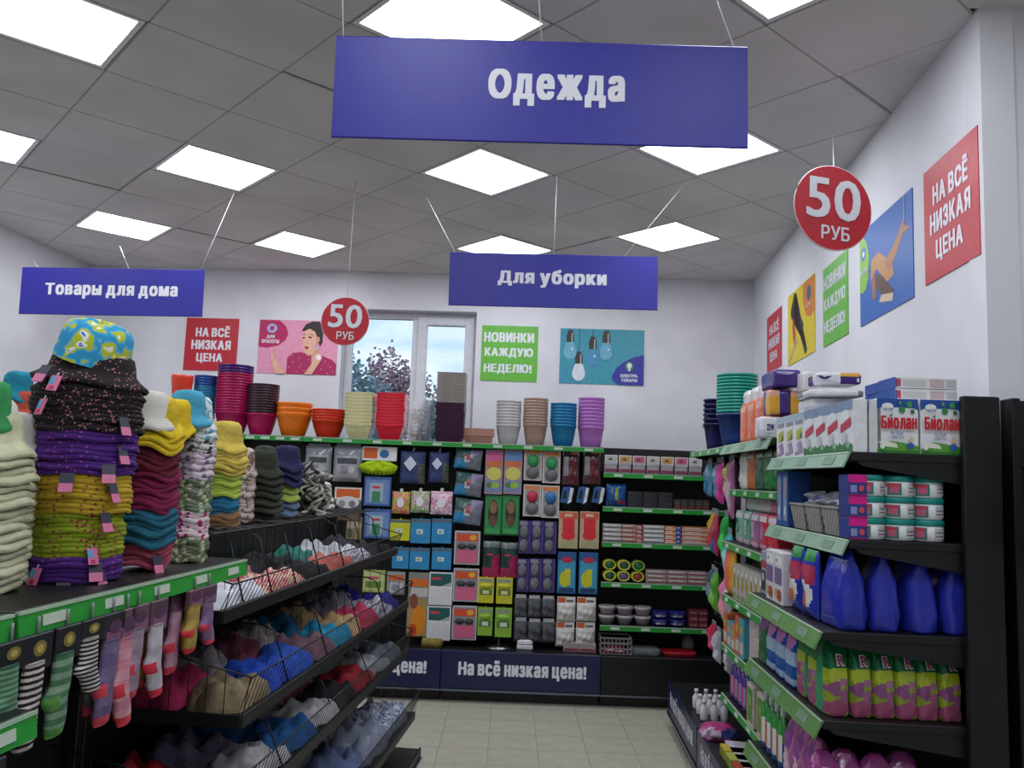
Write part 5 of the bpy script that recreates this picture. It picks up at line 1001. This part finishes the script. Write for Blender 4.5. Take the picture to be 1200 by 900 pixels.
for k in range(4): put('yellow_packet', 'yellow and red packet lying along the tray edge, %s from the near end' % od(k), 'packet', 'yellow packets at the tray edge', .975, 4.12+.14*k, .302, AS, both(P_card(.12, .05, .04, ('#b8a83c', '#b04438', '#a8b048', '#c0a438')[k], [('r', .1, .2, .9, .8, '#8c9c3c')]), 'packet'))
# ================================================================== far section: buckets and hanging bags
def bucket(rt, rb, h, c):
    b = MB(); t = .004; b.lathe([(rb, 0), (rb+.3*(rt-rb), h*.3), (rt, h*.93), (rt*1.07, h*.93), (rt*1.07, h), (rt*.98, h), (rb*.95, .01), (.001, .01)], PL(c), 24)
    hd = MB(); hd.tube([(-rt*1.07, 0, h*.93)]+[(-rt*1.12*math.cos(a), -rt*.75*math.sin(a), h*.9-rt*.5*math.sin(a)) for a in [PI*i/10 for i in range(11)]]+[(rt*1.07, 0, h*.93)], .0035, BLK, 5)
    return [('bucket', b.mesh('bucket')), ('handle', hd.mesh('handle'))]
nb = bucket(.085, .06, .19, '#23235c')
x = FR.aty(843, 515, 5.6).x
for k in range(6): put('bucket', 'navy bucket with black handle in the far corner stack, %s from the bottom' % od(k), 'bucket', 'navy bucket stack', 1.17, 5.85, 1.932+.034*k, AR+.3*k, nb)
tbk = bucket(.12, .085, .22, '#1f9a88'); blu = bucket(.12, .085, .22, '#1c3c7c')
for k in range(13): put('basin', '%s basin in the teal stack on the far right shelf, %s from the bottom' % (('teal', 'blue')[k == 0], od(k)), 'basin', 'teal basin stack', 1.2, 5.35, 1.932+.021*k, AR, [(blu if k == 0 else tbk)[0]])
hb = [(5.85, 1.62, .16, .26, '#5c8ca0', '#2f78a8'), (5.65, 1.6, .14, .28, '#7890a0', '#3c9cc4'), (5.45, 1.58, .12, .3, '#c83c94', '#d84c9c'), (5.3, 1.6, .08, .28, '#a8b83c', '#c4c83c'), (5.14, 1.5, .1, .4, '#a86c94', '#c8a8c0'),
      (5.8, 1.26, .12, .28, '#c8a02c', '#c43c44'), (5.6, 1.24, .1, .3, '#a83c54', '#3c5ca0'), (5.4, 1.2, .12, .34, '#2ca048', '#48c060'), (5.2, 1.1, .12, .34, '#48b4b8', '#a0d0c8'),
      (5.8, .9, .12, .26, '#404c74', '#6c84a0'), (5.6, .88, .12, .28, '#5ca03c', '#7cb84c'), (5.4, .86, .12, .28, '#e07cac', '#f090a0'), (5.2, .84, .1, .3, '#c8c4c0', '#a0a4a8'), (5.75, .6, .14, .2, '#b8264c', '#e04878'), (5.5, .58, .13, .22, '#a0a4ac', '#c8ccd0'), (5.25, .56, .13, .22, '#8c8c94', '#c0c4c8')]
CN = ['pale blue', 'blue', 'magenta', 'lime', 'mauve', 'yellow and red', 'crimson', 'bright green', 'turquoise', 'slate', 'leaf green', 'pink', 'white', 'ruby', 'silver', 'grey']
for k, (y, z, w, h, c1, c2) in enumerate(hb):
    put('hanging_bag', '%s bag on a peg of the far right section, %s row' % (CN[k], ('top', 'second', 'third', 'bottom')[0 if k < 5 else 1 if k < 9 else 2 if k < 13 else 3]), 'bag', 'bags on the far right pegs', 1.13+.02*(k % 2), y, z, AS, [('bag', P_bag(w, h*.9, .07, c1, [('e', .5, .35, .35, .3, c2)], seed=k, wr=.2).mesh('bag')), ('header', P_card(w*.8, h*.14, .005, '#7c8890').mesh('header'), (0, 0, h*.87))])
# ================================================================== gondola at the right edge of the frame
WA = math.atan2(R1[1]-RN[1], R1[0]-RN[0]); p = at_plane(1177, 600, Vector((1.72, 2.9, 0)), Vector((math.sin(WA), -math.cos(WA), 0)))
gq = gondola('gondola_shelving', 'black gondola with yellow bottles cut by the right edge of the frame', (p.x, p.y-.02, 0), WA, 1.2, 2.03, (.3, .3), [], group='right edge shelving')
qx = at_plane(1219, 500, Vector((0, 2.68, 0)), Vector((0, 1, 0)))
for k, (dz, c) in enumerate(((1.80, '#a8b01c'), (1.52, '#8c9418'))):
    o = bottle(c, c, '#d8dcd8', .04, .22, c, c); thing('yellow_bottle', '%s yellow green bottle on the gondola at the right edge' % ('upper', 'lower')[k], 'bottle', (qx.x, qx.y, dz), 0, 'yellow bottles at the right edge', o[:2])
    mb = MB(); mb.box(.04, -.28, dz-.012, .5, -.01, dz-.001, BLK); obj('tray_shelf', mb, gq)
# ================================================================== LEFT-HAND RUN
AL = -FL.a; AF = PI/2-FL.a        # AF: facing the aisle
def Lp(x, y, z): return FL.w(x, y, z)
def putL(name, label, cat, grp, x, y, z, rz, parts): return thing(name, label, cat, Lp(x, y, z), rz, grp, parts)
RGW = (.12, .042, mat('#2fa03c', 'plastic'), LBM, 5)
HZ = 1.43
gondola('gondola_shelving', 'nearest left gondola section with cream hats and a lower green railed shelf', Lp(-1.5, .5, 0), AF, .92, 1.44, (.2, .55), [(HZ, .5, RGW), (1.27, .56, RGW)], group='left shelving sections')
gondola('gondola_shelving', 'left gondola section with hat stacks above hanging socks', Lp(-1.5, 1.43, 0), AF, 1.01, 1.44, (.2, .55), [(HZ, .5, RGW)], group='left shelving sections', hooks=[(x, z) for x in (.1, .3, .5, .7, .9) for z in (1.1, .8)])
gb = gondola('gondola_shelving', 'left gondola section of wire baskets filled with clothing', Lp(-1.5, 2.45, 0), AF, 2.45, 1.49, (.14, .6), [], group='left shelving sections')
mb = MB()
for i in range(9): x = i*.045; mb.tube([(.02, -.02-x, 1.496), (2.0, -.02-x, 1.496)], .002, BLK, 4, smooth=False)
for i in range(21): mb.tube([(.02+i*.099, -.0, 1.492), (.02+i*.099, -.38, 1.492)], .0018, BLK, 4, smooth=False)
obj('wire_deck', mb, gb)
gondola('gondola_shelving', 'gondola behind the left run carrying coral and turquoise hats', Lp(-1.56, 4.9, 0), AF+PI, 4.3, 1.44, (.2, .45), [(HZ, .45, None)], group='left shelving sections')
# ---- hats
def hat(r, c, crown=1.0, wave=0, kw=3, sq=1.0, ch=.065):
    def b():
        mb = MB(); m = c
        prof = [(r*.97, -.005), (r, 0), (r*.99, .004), (r*.9, .012), (r*.8, .022), (r*.74, .03), (r*.71, .03+ch*.4), (r*.66, .03+ch*.78), (r*.52, .03+ch*.97), (r*.25, .03+ch*1.05), (.001, .03+ch*1.06)]
        w_ = lambda a, q, z: (q*(1+.03*math.sin(2*a+1)+.015*math.sin(5*a)), z+(q/r)**2*(wave*math.sin(kw*a)+.003*math.sin(5*a+1)))
        mb.lathe(prof, m, 28, wob=w_, cap=False); mb2 = MB(); mb2.T = Matrix.Diagonal((1, sq, 1, 1)); mb2.add(mb.v, mb.f, m, True); return mb2
    return cache(('hat', r, c.name, wave, kw, sq, ch), b)
_tg = MB(); _tg.box(-.012, -.0008, -.045, .012, .0008, -.008, CARD('#d8749c')); _tg.box(-.012, -.0014, -.03, .0, .0014, -.012, CARD('#5c9cc8')); _tg.box(-.006, -.0018, -.042, .004, .0018, -.034, CARD('#c02c5c')); _tg.tube([(0, 0, 0), (0, 0, -.01)], .0012, CARD('#dddddd'), 4); TGM = _tg.mesh('swing_tag')
_tg = MB(); _tg.box(-.014, -.0008, -.05, .014, .0008, -.006, CARD('#2c2c44')); _tg.box(-.014, -.0014, -.05, .014, .0014, -.03, CARD('#d8749c')); TGM2 = _tg.mesh('swing_tag')
def hats(px, y, z, bands, ds, name, grp, jit=.004, tags=(), x=None):
    """bands bottom to top: (count, radius, material, word, wave, squash)"""
    X = FL.aty(px, 600, y).x if x is None else x; k = 0; out_ = []
    for cnt, r, m, word, wv, sq_ in bands:
        me = hat(r, m, 1, wv, 3, sq_)
        for q in range(cnt):
            o = putL('sun_hat', '%s hat, %s from the bottom of the %s' % (word, od(k), name), 'hat', grp, X+random.uniform(-jit, jit), y+random.uniform(-jit, jit), z+.007+abs(wv)+k*ds, AL+random.uniform(-.25, .25), [('hat', me)])
            if k in tags:
                a = tags[k] if isinstance(tags, dict) else 0; obj('swing_tag', TGM if k % 2 else TGM2, o, (math.sin(a)*r*1.0, -math.cos(a)*r*1.02, .004), None, None, (-.35, 0, a+.3*math.sin(k)))
            k += 1; out_.append(o)
    return out_
PUR = mat('#4a1f7a', 'dots', '#a0448c', 90); BKD = mat('#1c1618', 'dots', '#b8787c', 110); YEL = mat('#b89a24', 'dots', '#8c3c3c', 70); YGR = mat('#8c9c1c', 'dots', '#8c3c3c', 70); FLO = mat('#2f98c8', 'floral', '#b8c428', 25)
CRM = mat('#d8d8b4', 'fabric'); WHT = mat('#dcdcd4', 'fabric'); MAR = mat('#64142c', 'fabric'); MAR2 = mat('#7c1444', 'fabric'); TEA = mat('#1c647c', 'fabric'); PKR = mat('#a8485c', 'fabric'); YLW = mat('#dcbc1c', 'fabric')
# main floral stack
hats(92, 1.85, HZ, [(5, .1, PUR, 'purple dotted', 0, 1), (9, .098, YGR, 'yellow green dotted', 0, 1), (8, .106, YEL, 'mustard dotted', 0, 1), (9, .112, PUR, 'purple spotted', 0, 1), (9, .118, BKD, 'black dotted', 0, 1)], .0108, 'tallest hat stack', 'dotted hats in the tallest stack', tags={0: .6, 1: -.5, 2: 1.1, 3: -.2, 4: .9, 5: -.9, 7: .8, 9: -1.1, 12: -1.0, 14: 1.2, 17: -1.2, 20: 1.1, 22: .3, 24: 1.2, 26: -1.3, 28: 1.25, 31: -1.2, 34: 1.3, 37: -.1})
X = FL.aty(92, 600, 1.85).x
hts = putL('sun_hat', 'black dotted hat with swing tags directly under the blue floral hat', 'hat', 'dotted hats in the tallest stack', X, 1.85, HZ+.45, AL+.2, [('hat', hat(.124, BKD, 1, 0, 3, 1, .05)), ('swing_tag', TGM2, (-.03, -.118, .03), (-.5, 0, -.2)), ('swing_tag', TGM, (.0, -.122, .012), (-.4, 0, 0))]); hts.rotation_euler = (0, .1, AL)
mb = MB(); w_ = lambda a, q, z: (q*(1+.03*math.sin(3*a)), z+.006*math.sin(2*a+.5))
mb.lathe([(.085, .0), (.083, .02), (.08, .045), (.077, .07), (.066, .088), (.045, .098), (.02, .102), (.001, .103)], FLO, 30, wob=w_, cap=False)
o = putL('sun_hat', 'turquoise hat with yellow and white flowers on top of the tallest stack', 'hat', None, X-.0, 1.84, HZ+.495, AL, both(mb, 'hat')); o.rotation_euler = (.0, .2, AL)
hats(-26, 1.62, HZ, [(17, .095, CRM, 'cream', .004, 1)], .0165, 'stack at the left edge', 'cream hats at the left edge', jit=.006)
hats(8, 1.75, HZ+.0, [(16, .06, CRM, 'pale cream', .0, 1), (1, .066, WHT, 'white floppy', .004, 1)], .0165, 'second cream stack behind the left edge', 'pale cream hats')
hats(-20, 1.62, HZ+.29, [(1, .062, mat('#dcdcd4', 'dots', '#6a4a3c', 40), 'white patterned top', 0, 1)], .02, 'left edge stack', None)
hats(-14, 1.6, HZ+.32, [(1, .032, mat('#3c9c58', 'fabric'), 'small green topmost', 0, 1)], .02, 'left edge pile', None)
# second stack
hats(170, 2.08, HZ, [(4, .072, PKR, 'rose', .008, 1), (6, .08, TEA, 'teal', .009, 1), (7, .076, MAR2, 'crimson', .008, 1), (4, .074, MAR, 'maroon', .009, 1), (4, .078, YLW, 'yellow', .012, 1)], .0138, 'stack beside the tallest one', 'wavy felt hats', tags={2: 1.0, 6: -.9, 9: -1.1, 15: -1.0})
hats(166, 2.06, HZ+.352, [(1, .062, mat('#dcdad0', 'stripe', '#c4c2b8', 60), 'ribbed white cloche', 0, 1)], .02, 'yellow hats', None)
hats(196, 2.2, HZ+.33, [(1, .06, YLW, 'bright yellow wavy', .014, 1)], .02, 'gap behind the white cloche', None)
# third stack
ST = lambda a, b: mat(a, 'blotch', b, 60)
hats(222, 2.3, HZ, [(6, .055, ST('#c8c4a0', '#5c6a4c'), 'cream print', .001, 1), (8, .055, ST('#a81c6c', '#d8c8cc'), 'magenta print', .001, 1), (9, .055, ST('#c0c8a0', '#5c6c54'), 'green print', .001, 1), (8, .056, ST('#7c5c84', '#c8bcc8'), 'lilac print', .001, 1), (4, .057, ST('#3c2c34', '#c0c4c0'), 'grey print', .001, 1), (3, .058, ST('#5ca0b8', '#d0d8d8'), 'pale blue print', .001, 1)], .0098, 'third stack', 'printed hats')
hats(212, 2.27, HZ+.375, [(1, .066, mat('#4ca8c8', 'fabric'), 'sky blue topmost', .002, 1)], .02, 'third hat stack', None)
# stacks on the basket deck
DZ = 1.502
hats(258, 2.66, DZ, [(3, .06, mat('#7c5c3c', 'fabric'), 'brown', .003, 1), (5, .056, mat('#1c6888', 'fabric'), 'blue teal', .002, 1), (6, .058, mat('#a8c048', 'fabric'), 'lime', .003, 1), (7, .072, mat('#d0b850', 'fabric'), 'pale yellow', .006, 1)], .0118, 'stack of yellow and lime hats', 'yellow and lime hats')
hats(282, 2.95, DZ, [(14, .045, ST('#6a5444', '#b8a8a0'), 'brown print', .001, 1)], .0125, 'narrow stack behind the lime hats', 'brown print hats')
hats(303, 3.1, DZ, [(1, .062, mat('#24241c', 'fabric'), 'black olive', .005, 1), (2, .088, mat('#34382c', 'fabric'), 'dark olive', .003, 1), (4, .082, mat('#2c3024', 'fabric'), 'olive', .006, 1)], .026, 'olive stack', 'olive hats')
hats(306, 3.12, DZ+.175, [(1, .06, mat('#343a2c', 'fabric'), 'tall dark olive', .004, 1)], .02, 'olive pile, set on top', None)
hats(330, 3.4, DZ, [(2, .07, mat('#5c708c', 'fabric'), 'grey blue', .004, 1), (2, .068, mat('#90a84c', 'fabric'), 'moss green', .004, 1), (3, .078, mat('#20244c', 'fabric'), 'navy', .01, 1)], .03, 'navy stack', 'navy stack hats')
# laced string bundle
def bundle(n, cs, sx, sz, seed):
    rn = random.Random(seed); ps = []
    for c in cs:
        mb = MB()
        for i in range(n):
            X0 = rn.uniform(-sx, sx); Y0 = rn.uniform(-.05, .05); w1 = rn.uniform(2, 5); p1 = rn.uniform(0, 6); top = sz*rn.uniform(.55, 1); q = []
            for k in range(40):
                t = k/39; q.append(Vector((X0+.022*math.sin(w1*6*t+p1)+.03*(t-.5)*math.sin(p1), Y0+.02*math.cos(w1*6*t), .008+top*(1-t)+.014*math.sin(11*t+p1))))
            mb.tube([Vector((v.x, v.y, max(v.z, .006))) for v in q], .0065, mat(c, 'fabric'), 5)
        ps.append(('cords', mb.mesh('cords')))
    return ps
putL('cord_bundle', 'tangled bundle of white and black laces hanging by the dark hats', 'cords', None, FL.aty(347, 600, 3.55).x+.03, 3.6, DZ, AL, bundle(7, ('#b4b0a4', '#2c2c30', '#7c7c74'), .07, .22, 5))
for k in range(3):
    mb = MB(); mb.lathe([(.02, 0), (.04, .01), (.045, .02), (.03, .035), (.01, .04)], mat(('#241c34', '#3c3040', '#2c2c34')[k], 'fabric'), 12); m2 = MB(); m2.T = Matrix.Translation((0, -.03, .03)); m2.lathe([(.001, 0), (.014, .004), (.012, .009), (.001, .01)], CARD('#9c8cb4'), 8)
    putL('hair_bow', 'dark flower hair accessory on the basket deck, %s from the near end' % od(k), 'hair accessory', 'flower hair accessories', -1.2+.03*k, 3.22+.12*k, DZ, AL, [('band', mb.mesh('band')), ('flower', m2.mesh('flower'))]) if False else None
hats(385-8, 4.2, DZ, [(2, .06, ST('#5c7c58', '#c8ccc4'), 'green striped', .003, 1)], .03, 'low pile far along the deck', None)
# far side stacks
hats(12, 2.75, HZ, [(23, .085, mat('#c4543c', 'fabric'), 'coral', .004, 1)], .0182, 'coral stack behind the cream hats', 'coral hats')
hats(6, 2.74, HZ+.46, [(1, .065, mat('#1c8ca8', 'fabric'), 'turquoise gathered', .01, 1)], .02, 'coral stack, lying on top', None)
hats(42, 3.1, HZ, [(20, .07, mat('#c86c64', 'fabric'), 'salmon', .004, 1)], .0165, 'salmon stack behind the tallest one', 'salmon hats', x=-1.95)
hats(60, 2.2, HZ, [(6, .05, mat('#8cb83c', 'fabric'), 'green', .0, 1)], .02, 'low green pile behind the tallest stack', 'green hats', x=-1.38)

# ---- socks
KS = cropK(0, 600, 3)
def sock(h, w, cA, cB, cH, stripes, lean, second=True, pt=None):
    """a hanging pair: header card, two socks folded flat; cA/cB band colours, cH heel and toe"""
    P = []; hc = h*.32
    n = 26; w *= 1.15
    for s in ((0, 1) if second else (0,)):
        mb = MB(); vs = []; mm = []; fs = []; th_ = .012
        for i in range(n+1):
            t = i/n; z = h*.76*(1-t); cx = lean*(t**2)*w*1.2+(s*w*.32-.12*w); hw = w*.34*(1+.35*math.exp(-((t-.55)/.1)**2)-.25*max(0, t-.85)/.15)
            cx -= w*.13*math.exp(-((t-.55)/.1)**2)
            for a in range(8):
                u = 2*PI*a/8; vs.append((cx+hw*math.cos(u), s*.02-.004+th_*math.sin(u)*(1 if t < .97 else .5), z))
        for i in range(n):
            t = i/n; c = cA if (i//stripes) % 2 == 0 or not cB else cB
            if .48 < t < .62 and cH: pass
            for a in range(8):
                fs.append((i*8+a, i*8+(a+1) % 8, (i+1)*8+(a+1) % 8, (i+1)*8+a)); cc = c
                if cH and (t > .88 or (.48 < t < .62 and 2 < a < 6)): cc = cH
                mm.append(mat(cc, 'fabric'))
        fs += [tuple(range(8)), tuple(range(n*8+7, n*8-1, -1))]; mm += [mat(cA, 'fabric')]*2
        mb.add(vs, fs, mm, True); P.append(('sock', mb.mesh('sock')))
    cd_ = P_card(w*.9, hc, .014, pt or '#1c1e26', [('e', .5, .6, .24, .22, '#8a7c3c'), ('e', .5, .6, .12, .12, '#c8b464')] if not pt else [('r', .1, .1, .9, .5, '#8c5c7c'), ('e', .5, .6, .3, .2, '#5c3c5c')])
    P.append(('header_card', cd_.mesh('header_card'), (0, 0, h-hc))); hk = MB(); hk.tube([(0, 0, h-.005), (0, 0, h+.02), (0, .0, h+.03)], .003, PL('#9a9ca0'), 5); P.append(('hanger', hk.mesh('hanger'))); return P
SO = [(47, 375, 700, '#4c7c5c', '#7ca888', None, 1, 'green striped', None), (140, 355, 742, '#d8ccc8', '#1c181c', None, 1, 'black and white striped', None), (243, 330, 692, '#4c7c58', '#88a48c', '#5c9a48', 2, 'green and grey striped', None), (328, 318, 572, '#d0ccc8', '#18181c', None, 1, 'small black and white striped', None),
      (362, 330, 668, '#6c7478', '#5c6068', '#b83048', 3, 'grey with red toe', '#2c2c34'), (402, 315, 684, '#7c6c94', '#6c5c84', '#d84858', 4, 'lavender with red heel', '#2c2c34'), (452, 292, 690, '#d88ca0', '#e0a4b0', '#d83c4c', 3, 'pink with red heel', '#6a5058'), (492, 282, 590, '#9c8498', '#a890a4', '#d04458', 4, 'mauve flowered', '#6a5058'), (522, 272, 565, '#b8942c', '#a88428', '#c83c44', 3, 'mustard', '#6a4838'),
      (560, 262, 592, '#c8c4cc', '#bcb4c0', '#d83044', 8, 'white with a red heart', '#5c4450'), (628, 242, 516, '#c090a8', '#b884a0', '#d83c50', 5, 'pink patterned', '#5c4450'), (690, 228, 438, '#b89c48', '#a88c48', '#d8303c', 4, 'yellow with red heel', '#6a4450'), (738, 212, 414, '#8c6c94', '#80648c', '#d8405c', 4, 'violet with red toe', '#5c4058')]
for k, (cx, y0, y1, a, b, c, st, nm_, pt) in enumerate(SO):
    xx = -.985 - (.03 if k in (4, 8, 10) else 0); t_ = FL.atx(*KS(cx, y0), xx); bt_ = FL.atx(*KS(cx, y1), xx); h = min(t_.z-bt_.z, .4); zt_ = min(t_.z, 1.385)
    putL('sock_pair', '%s pair of socks, %s from the left under the hat shelf' % (nm_, od(k)), 'socks', 'socks on pegs under the hats', xx, t_.y, zt_-h, AF, sock(h, .075, a, b, c, st, .25 if k % 3 == 0 else -.1, True, pt))
mb = MB()
for k, (y, c1, c2) in enumerate([(1.2, '#4c7c5c', '#7ca888'), (1.3, '#5c8c6c', '#88b090')]): putL('sock_pair', 'green striped socks hanging below the lower railed shelf, %s one' % ('nearer', 'farther')[k], 'socks', 'socks below the lower shelf', -.93, y, .93, AF, sock(.29, .075, c1, c2, None, 1, .1))
# ---- wire baskets with clothes
WIRE = mat('#1c1c20', 'plastic')
def basket(z, xf, y0, y1, hf, label):
    """z floor level, xf front line, hf wire height"""
    o = bpy.data.objects.new('wire_basket', None); COL.objects.link(o); o.location = Lp(0, 0, 0); o.rotation_euler = (0, 0, AL); tag(o, label, 'basket', 'wire baskets of the left run')
    xb = -1.46; fb_ = MB(); fb_.box(xf-.012, y0, z-.02, xf+.006, y1, z+.022, BLK, .003); fb_.box(xb, y0-.006, z-.02, xf, y0+.006, z+.02, BLK, .002); fb_.box(xb, y1-.006, z-.02, xf, y1+.006, z+.02, BLK, .002); obj('front_bar', fb_, o)
    fw = MB(); n = int((y1-y0)/.035)
    for i in range(n+1):
        y = y0+(y1-y0)*i/n; fw.tube([(xf-.01, y, z+.02), (xf+.025, y, z+hf)], .0016, WIRE, 3, smooth=False)
    fw.tube([(xf+.025, y0, z+hf), (xf+.025, y1, z+hf)], .003, WIRE, 5); obj('front_wires', fw, o)
    fl_ = MB()
    for i in range(int((y1-y0)/.07)+1): y = y0+.07*i; fl_.tube([(xb, y, z-.004), (xf, y, z-.004)], .0018, WIRE, 3, smooth=False)
    for i in range(5): x = xb+(xf-xb)*(i+.5)/5; fl_.tube([(x, y0, z-.006), (x, y1, z-.006)], .0022, WIRE, 3, smooth=False)
    fl_.box(xb, y0, z-.012, xf, y1, z-.008, BLK2); obj('basket_floor', fl_, o)
    for yy in (y0, y1):
        sw = MB()
        for i in range(9): x = xb+(xf-xb)*i/8; sw.tube([(x, yy, z), (x+(.02 if i == 8 else 0), yy, z+hf+(.1*(8-i)/8))], .0018, WIRE, 3, smooth=False)
        sw.tube([(xb, yy, z+hf+.1), (xf+.025, yy, z+hf)], .003, WIRE, 5); obj('side_wires', sw, o)
    return o
def divider(o, y, z, xf, h):
    mb = MB(); pts = [(-1.46, y, z), (-1.46, y, z+h), (xf-.13, y, z+h), (xf-.08, y, z+h*.9), (xf-.02, y, z+.01)]; mb.tube(pts, .0035, WIRE, 5)
    for i in range(1, 12):
        x = -1.46+(xf+1.46-.03)*i/12; zt_ = z+h if x < xf-.13 else z+h*(xf-.02-x)/.11; mb.tube([(x, y, z), (x, y, zt_)], .0014, WIRE, 3, smooth=False)
    obj('divider', mb, o)
BK = [(1.245, -1.08, .10, 'top'), (.945, -1.0, .13, 'second'), (.68, -.985, .13, 'third'), (.33, -.93, .14, 'lowest')]
bo = [basket(z, xf, 2.5 if k < 2 else 2.3, 4.86, hf, '%s long black wire basket of the left run' % nm_) for k, (z, xf, hf, nm_) in enumerate(BK)]
for y in (2.7, 2.95, 3.2, 3.5, 3.85, 4.2, 4.55): divider(bo[0], y, 1.247, -1.08, .225)
for y in (2.95, 3.4, 3.9, 4.4): divider(bo[1], y, .947, -1.0, .2)
for y in (2.9, 3.5, 4.1): divider(bo[2], y, .682, -.985, .16)
_n = [0]
def garment(w, d, h, c, seed):
    rn = random.Random(seed); ph = [rn.uniform(0, 6) for _ in range(8)]; nx, ny = 14, 12; vs = []; fs = []
    for j in range(ny+1):
        for i in range(nx+1):
            u, v = 2*i/nx-1, 2*j/ny-1; r = max(abs(u), abs(v)); e = max(0, 1-r**4)
            z = h*.8*e**.6*(.7+.09*math.sin(4*u+ph[0]+2*v)+.09*math.sin(5*v+ph[1]-3*u)+.11*math.sin(7*u+6*v+ph[2])+.08*math.sin(3*u-9*v+ph[3])+.05*math.sin(13*u+ph[6]))
            k = 1+.1*math.sin(3*math.atan2(v, u)+ph[4])+.07*math.sin(5*math.atan2(v, u)+ph[5]); vs.append((u*w/2*k, v*d/2*k, max(z, .001)))
    for j in range(ny):
        for i in range(nx): a = j*(nx+1)+i; fs.append((a, a+1, a+nx+2, a+nx+1))
    mb = MB(); mb.add(vs, fs, c if not isinstance(c, str) else mat(c, 'fabric'), True); return mb
ROWS = [ # (basket, row word, x, y, w(depth x), d(along y), h, colour, word)
 (0, [('#d8dce4', 'white'), ('#2c7cb0', 'blue'), ('#c8506c', 'pink floral'), ('#d87c8c', 'rose'), ('#1c1c20', 'black'), ('#242428', 'charcoal'), ('#c86a5c', 'coral'), ('#2c7c70', 'teal'), ('#d4d4d8', 'white ribbed'), ('#c8ccd0', 'pale grey'), ('#26242a', 'dark grey'), ('#34303c', 'slate')]),
 (1, [('#8a7a5c', 'khaki'), ('#b82c5c', 'magenta'), ('#1c4cc0', 'royal blue'), ('#b8b0b4', 'white'), ('#2454b8', 'bright blue'), ('#8c4458', 'plum'), ('#7c5c68', 'dusky pink'), ('#d8ccc8', 'off white'), ('#1c8cb0', 'turquoise'), ('#1874a0', 'sea blue'), ('#c8a878', 'cream'), ('#d0b480', 'sand'), ('#c83c60', 'raspberry'), ('#7c7488', 'mauve grey'), ('#c8c4d0', 'white striped'), ('#b8bcc8', 'pale blue'), ('#242c94', 'deep blue'), ('#2c34a0', 'indigo')]),
 (2, [('#1c4c54', 'dark teal'), ('#b82030', 'red'), ('#c8c4c8', 'white'), ('#8c84a0', 'lilac grey'), ('#1c5c9c', 'blue'), ('#2468a8', 'mid blue'), ('#c4c4c8', 'light grey'), ('#a8a0b0', 'lavender'), ('#26262c', 'black'), ('#c4607c', 'pink'), ('#b42c38', 'scarlet'), ('#a8b4c4', 'ice blue'), ('#b8bcc4', 'silver'), ('#c8ccd0', 'pearl'), ('#7c8494', 'steel'), ('#a4acb8', 'mist grey')]),
 (3, [('#c4c4c8', 'white'), ('#3c3c44', 'charcoal'), ('#a8a49c', 'stone'), ('#b4bccc', 'pale blue'), ('#b8b494', 'beige'), ('#c4ccd8', 'ice'), ('#5c6c94', 'denim'), ('#a0b0bc', 'smoke blue'), ('#8c94a8', 'grey blue'), ('#c0c8d0', 'cloud white'), ('#5c6490', 'patterned blue'), ('#a8b4c0', 'dove grey')])]
for bi, cs in ROWS:
    z, xf, hf, nm_ = BK[bi]; n = len(cs)//2; y0 = 2.56 if bi < 2 else 2.4; L_ = 4.8-y0; wd_ = (xf+1.44)/2
    for k, (c, wn) in enumerate(cs):
        i, row_ = k//2, k % 2; y = y0+L_*(i+.5)/n; x = xf-.03-wd_*(row_+.5)*.95
        m = mat(c, 'fabric')
        if 'floral' in wn: m = ST(c, '#e0c0a0')
        if 'striped' in wn or 'ribbed' in wn: m = mat(c, 'stripes_v', '#8c8ca0', 22)
        if 'patterned' in wn: m = ST(c, '#b8c0cc')
        putL('folded_garment', '%s crumpled garment in the %s wire basket, %s row, %s from near' % (wn, nm_, ('front', 'back')[row_], od(i)), 'clothing', 'garments in the %s basket' % nm_, x, y, z, AL+random.uniform(-.15, .15), both(garment(wd_*.95, L_/n*.98, (.1, .125, .12, .2)[bi]*(1+.35*row_), m, k+bi*40), 'cloth'))
# base deck end of the basket run and the floor plinth show as dark forms
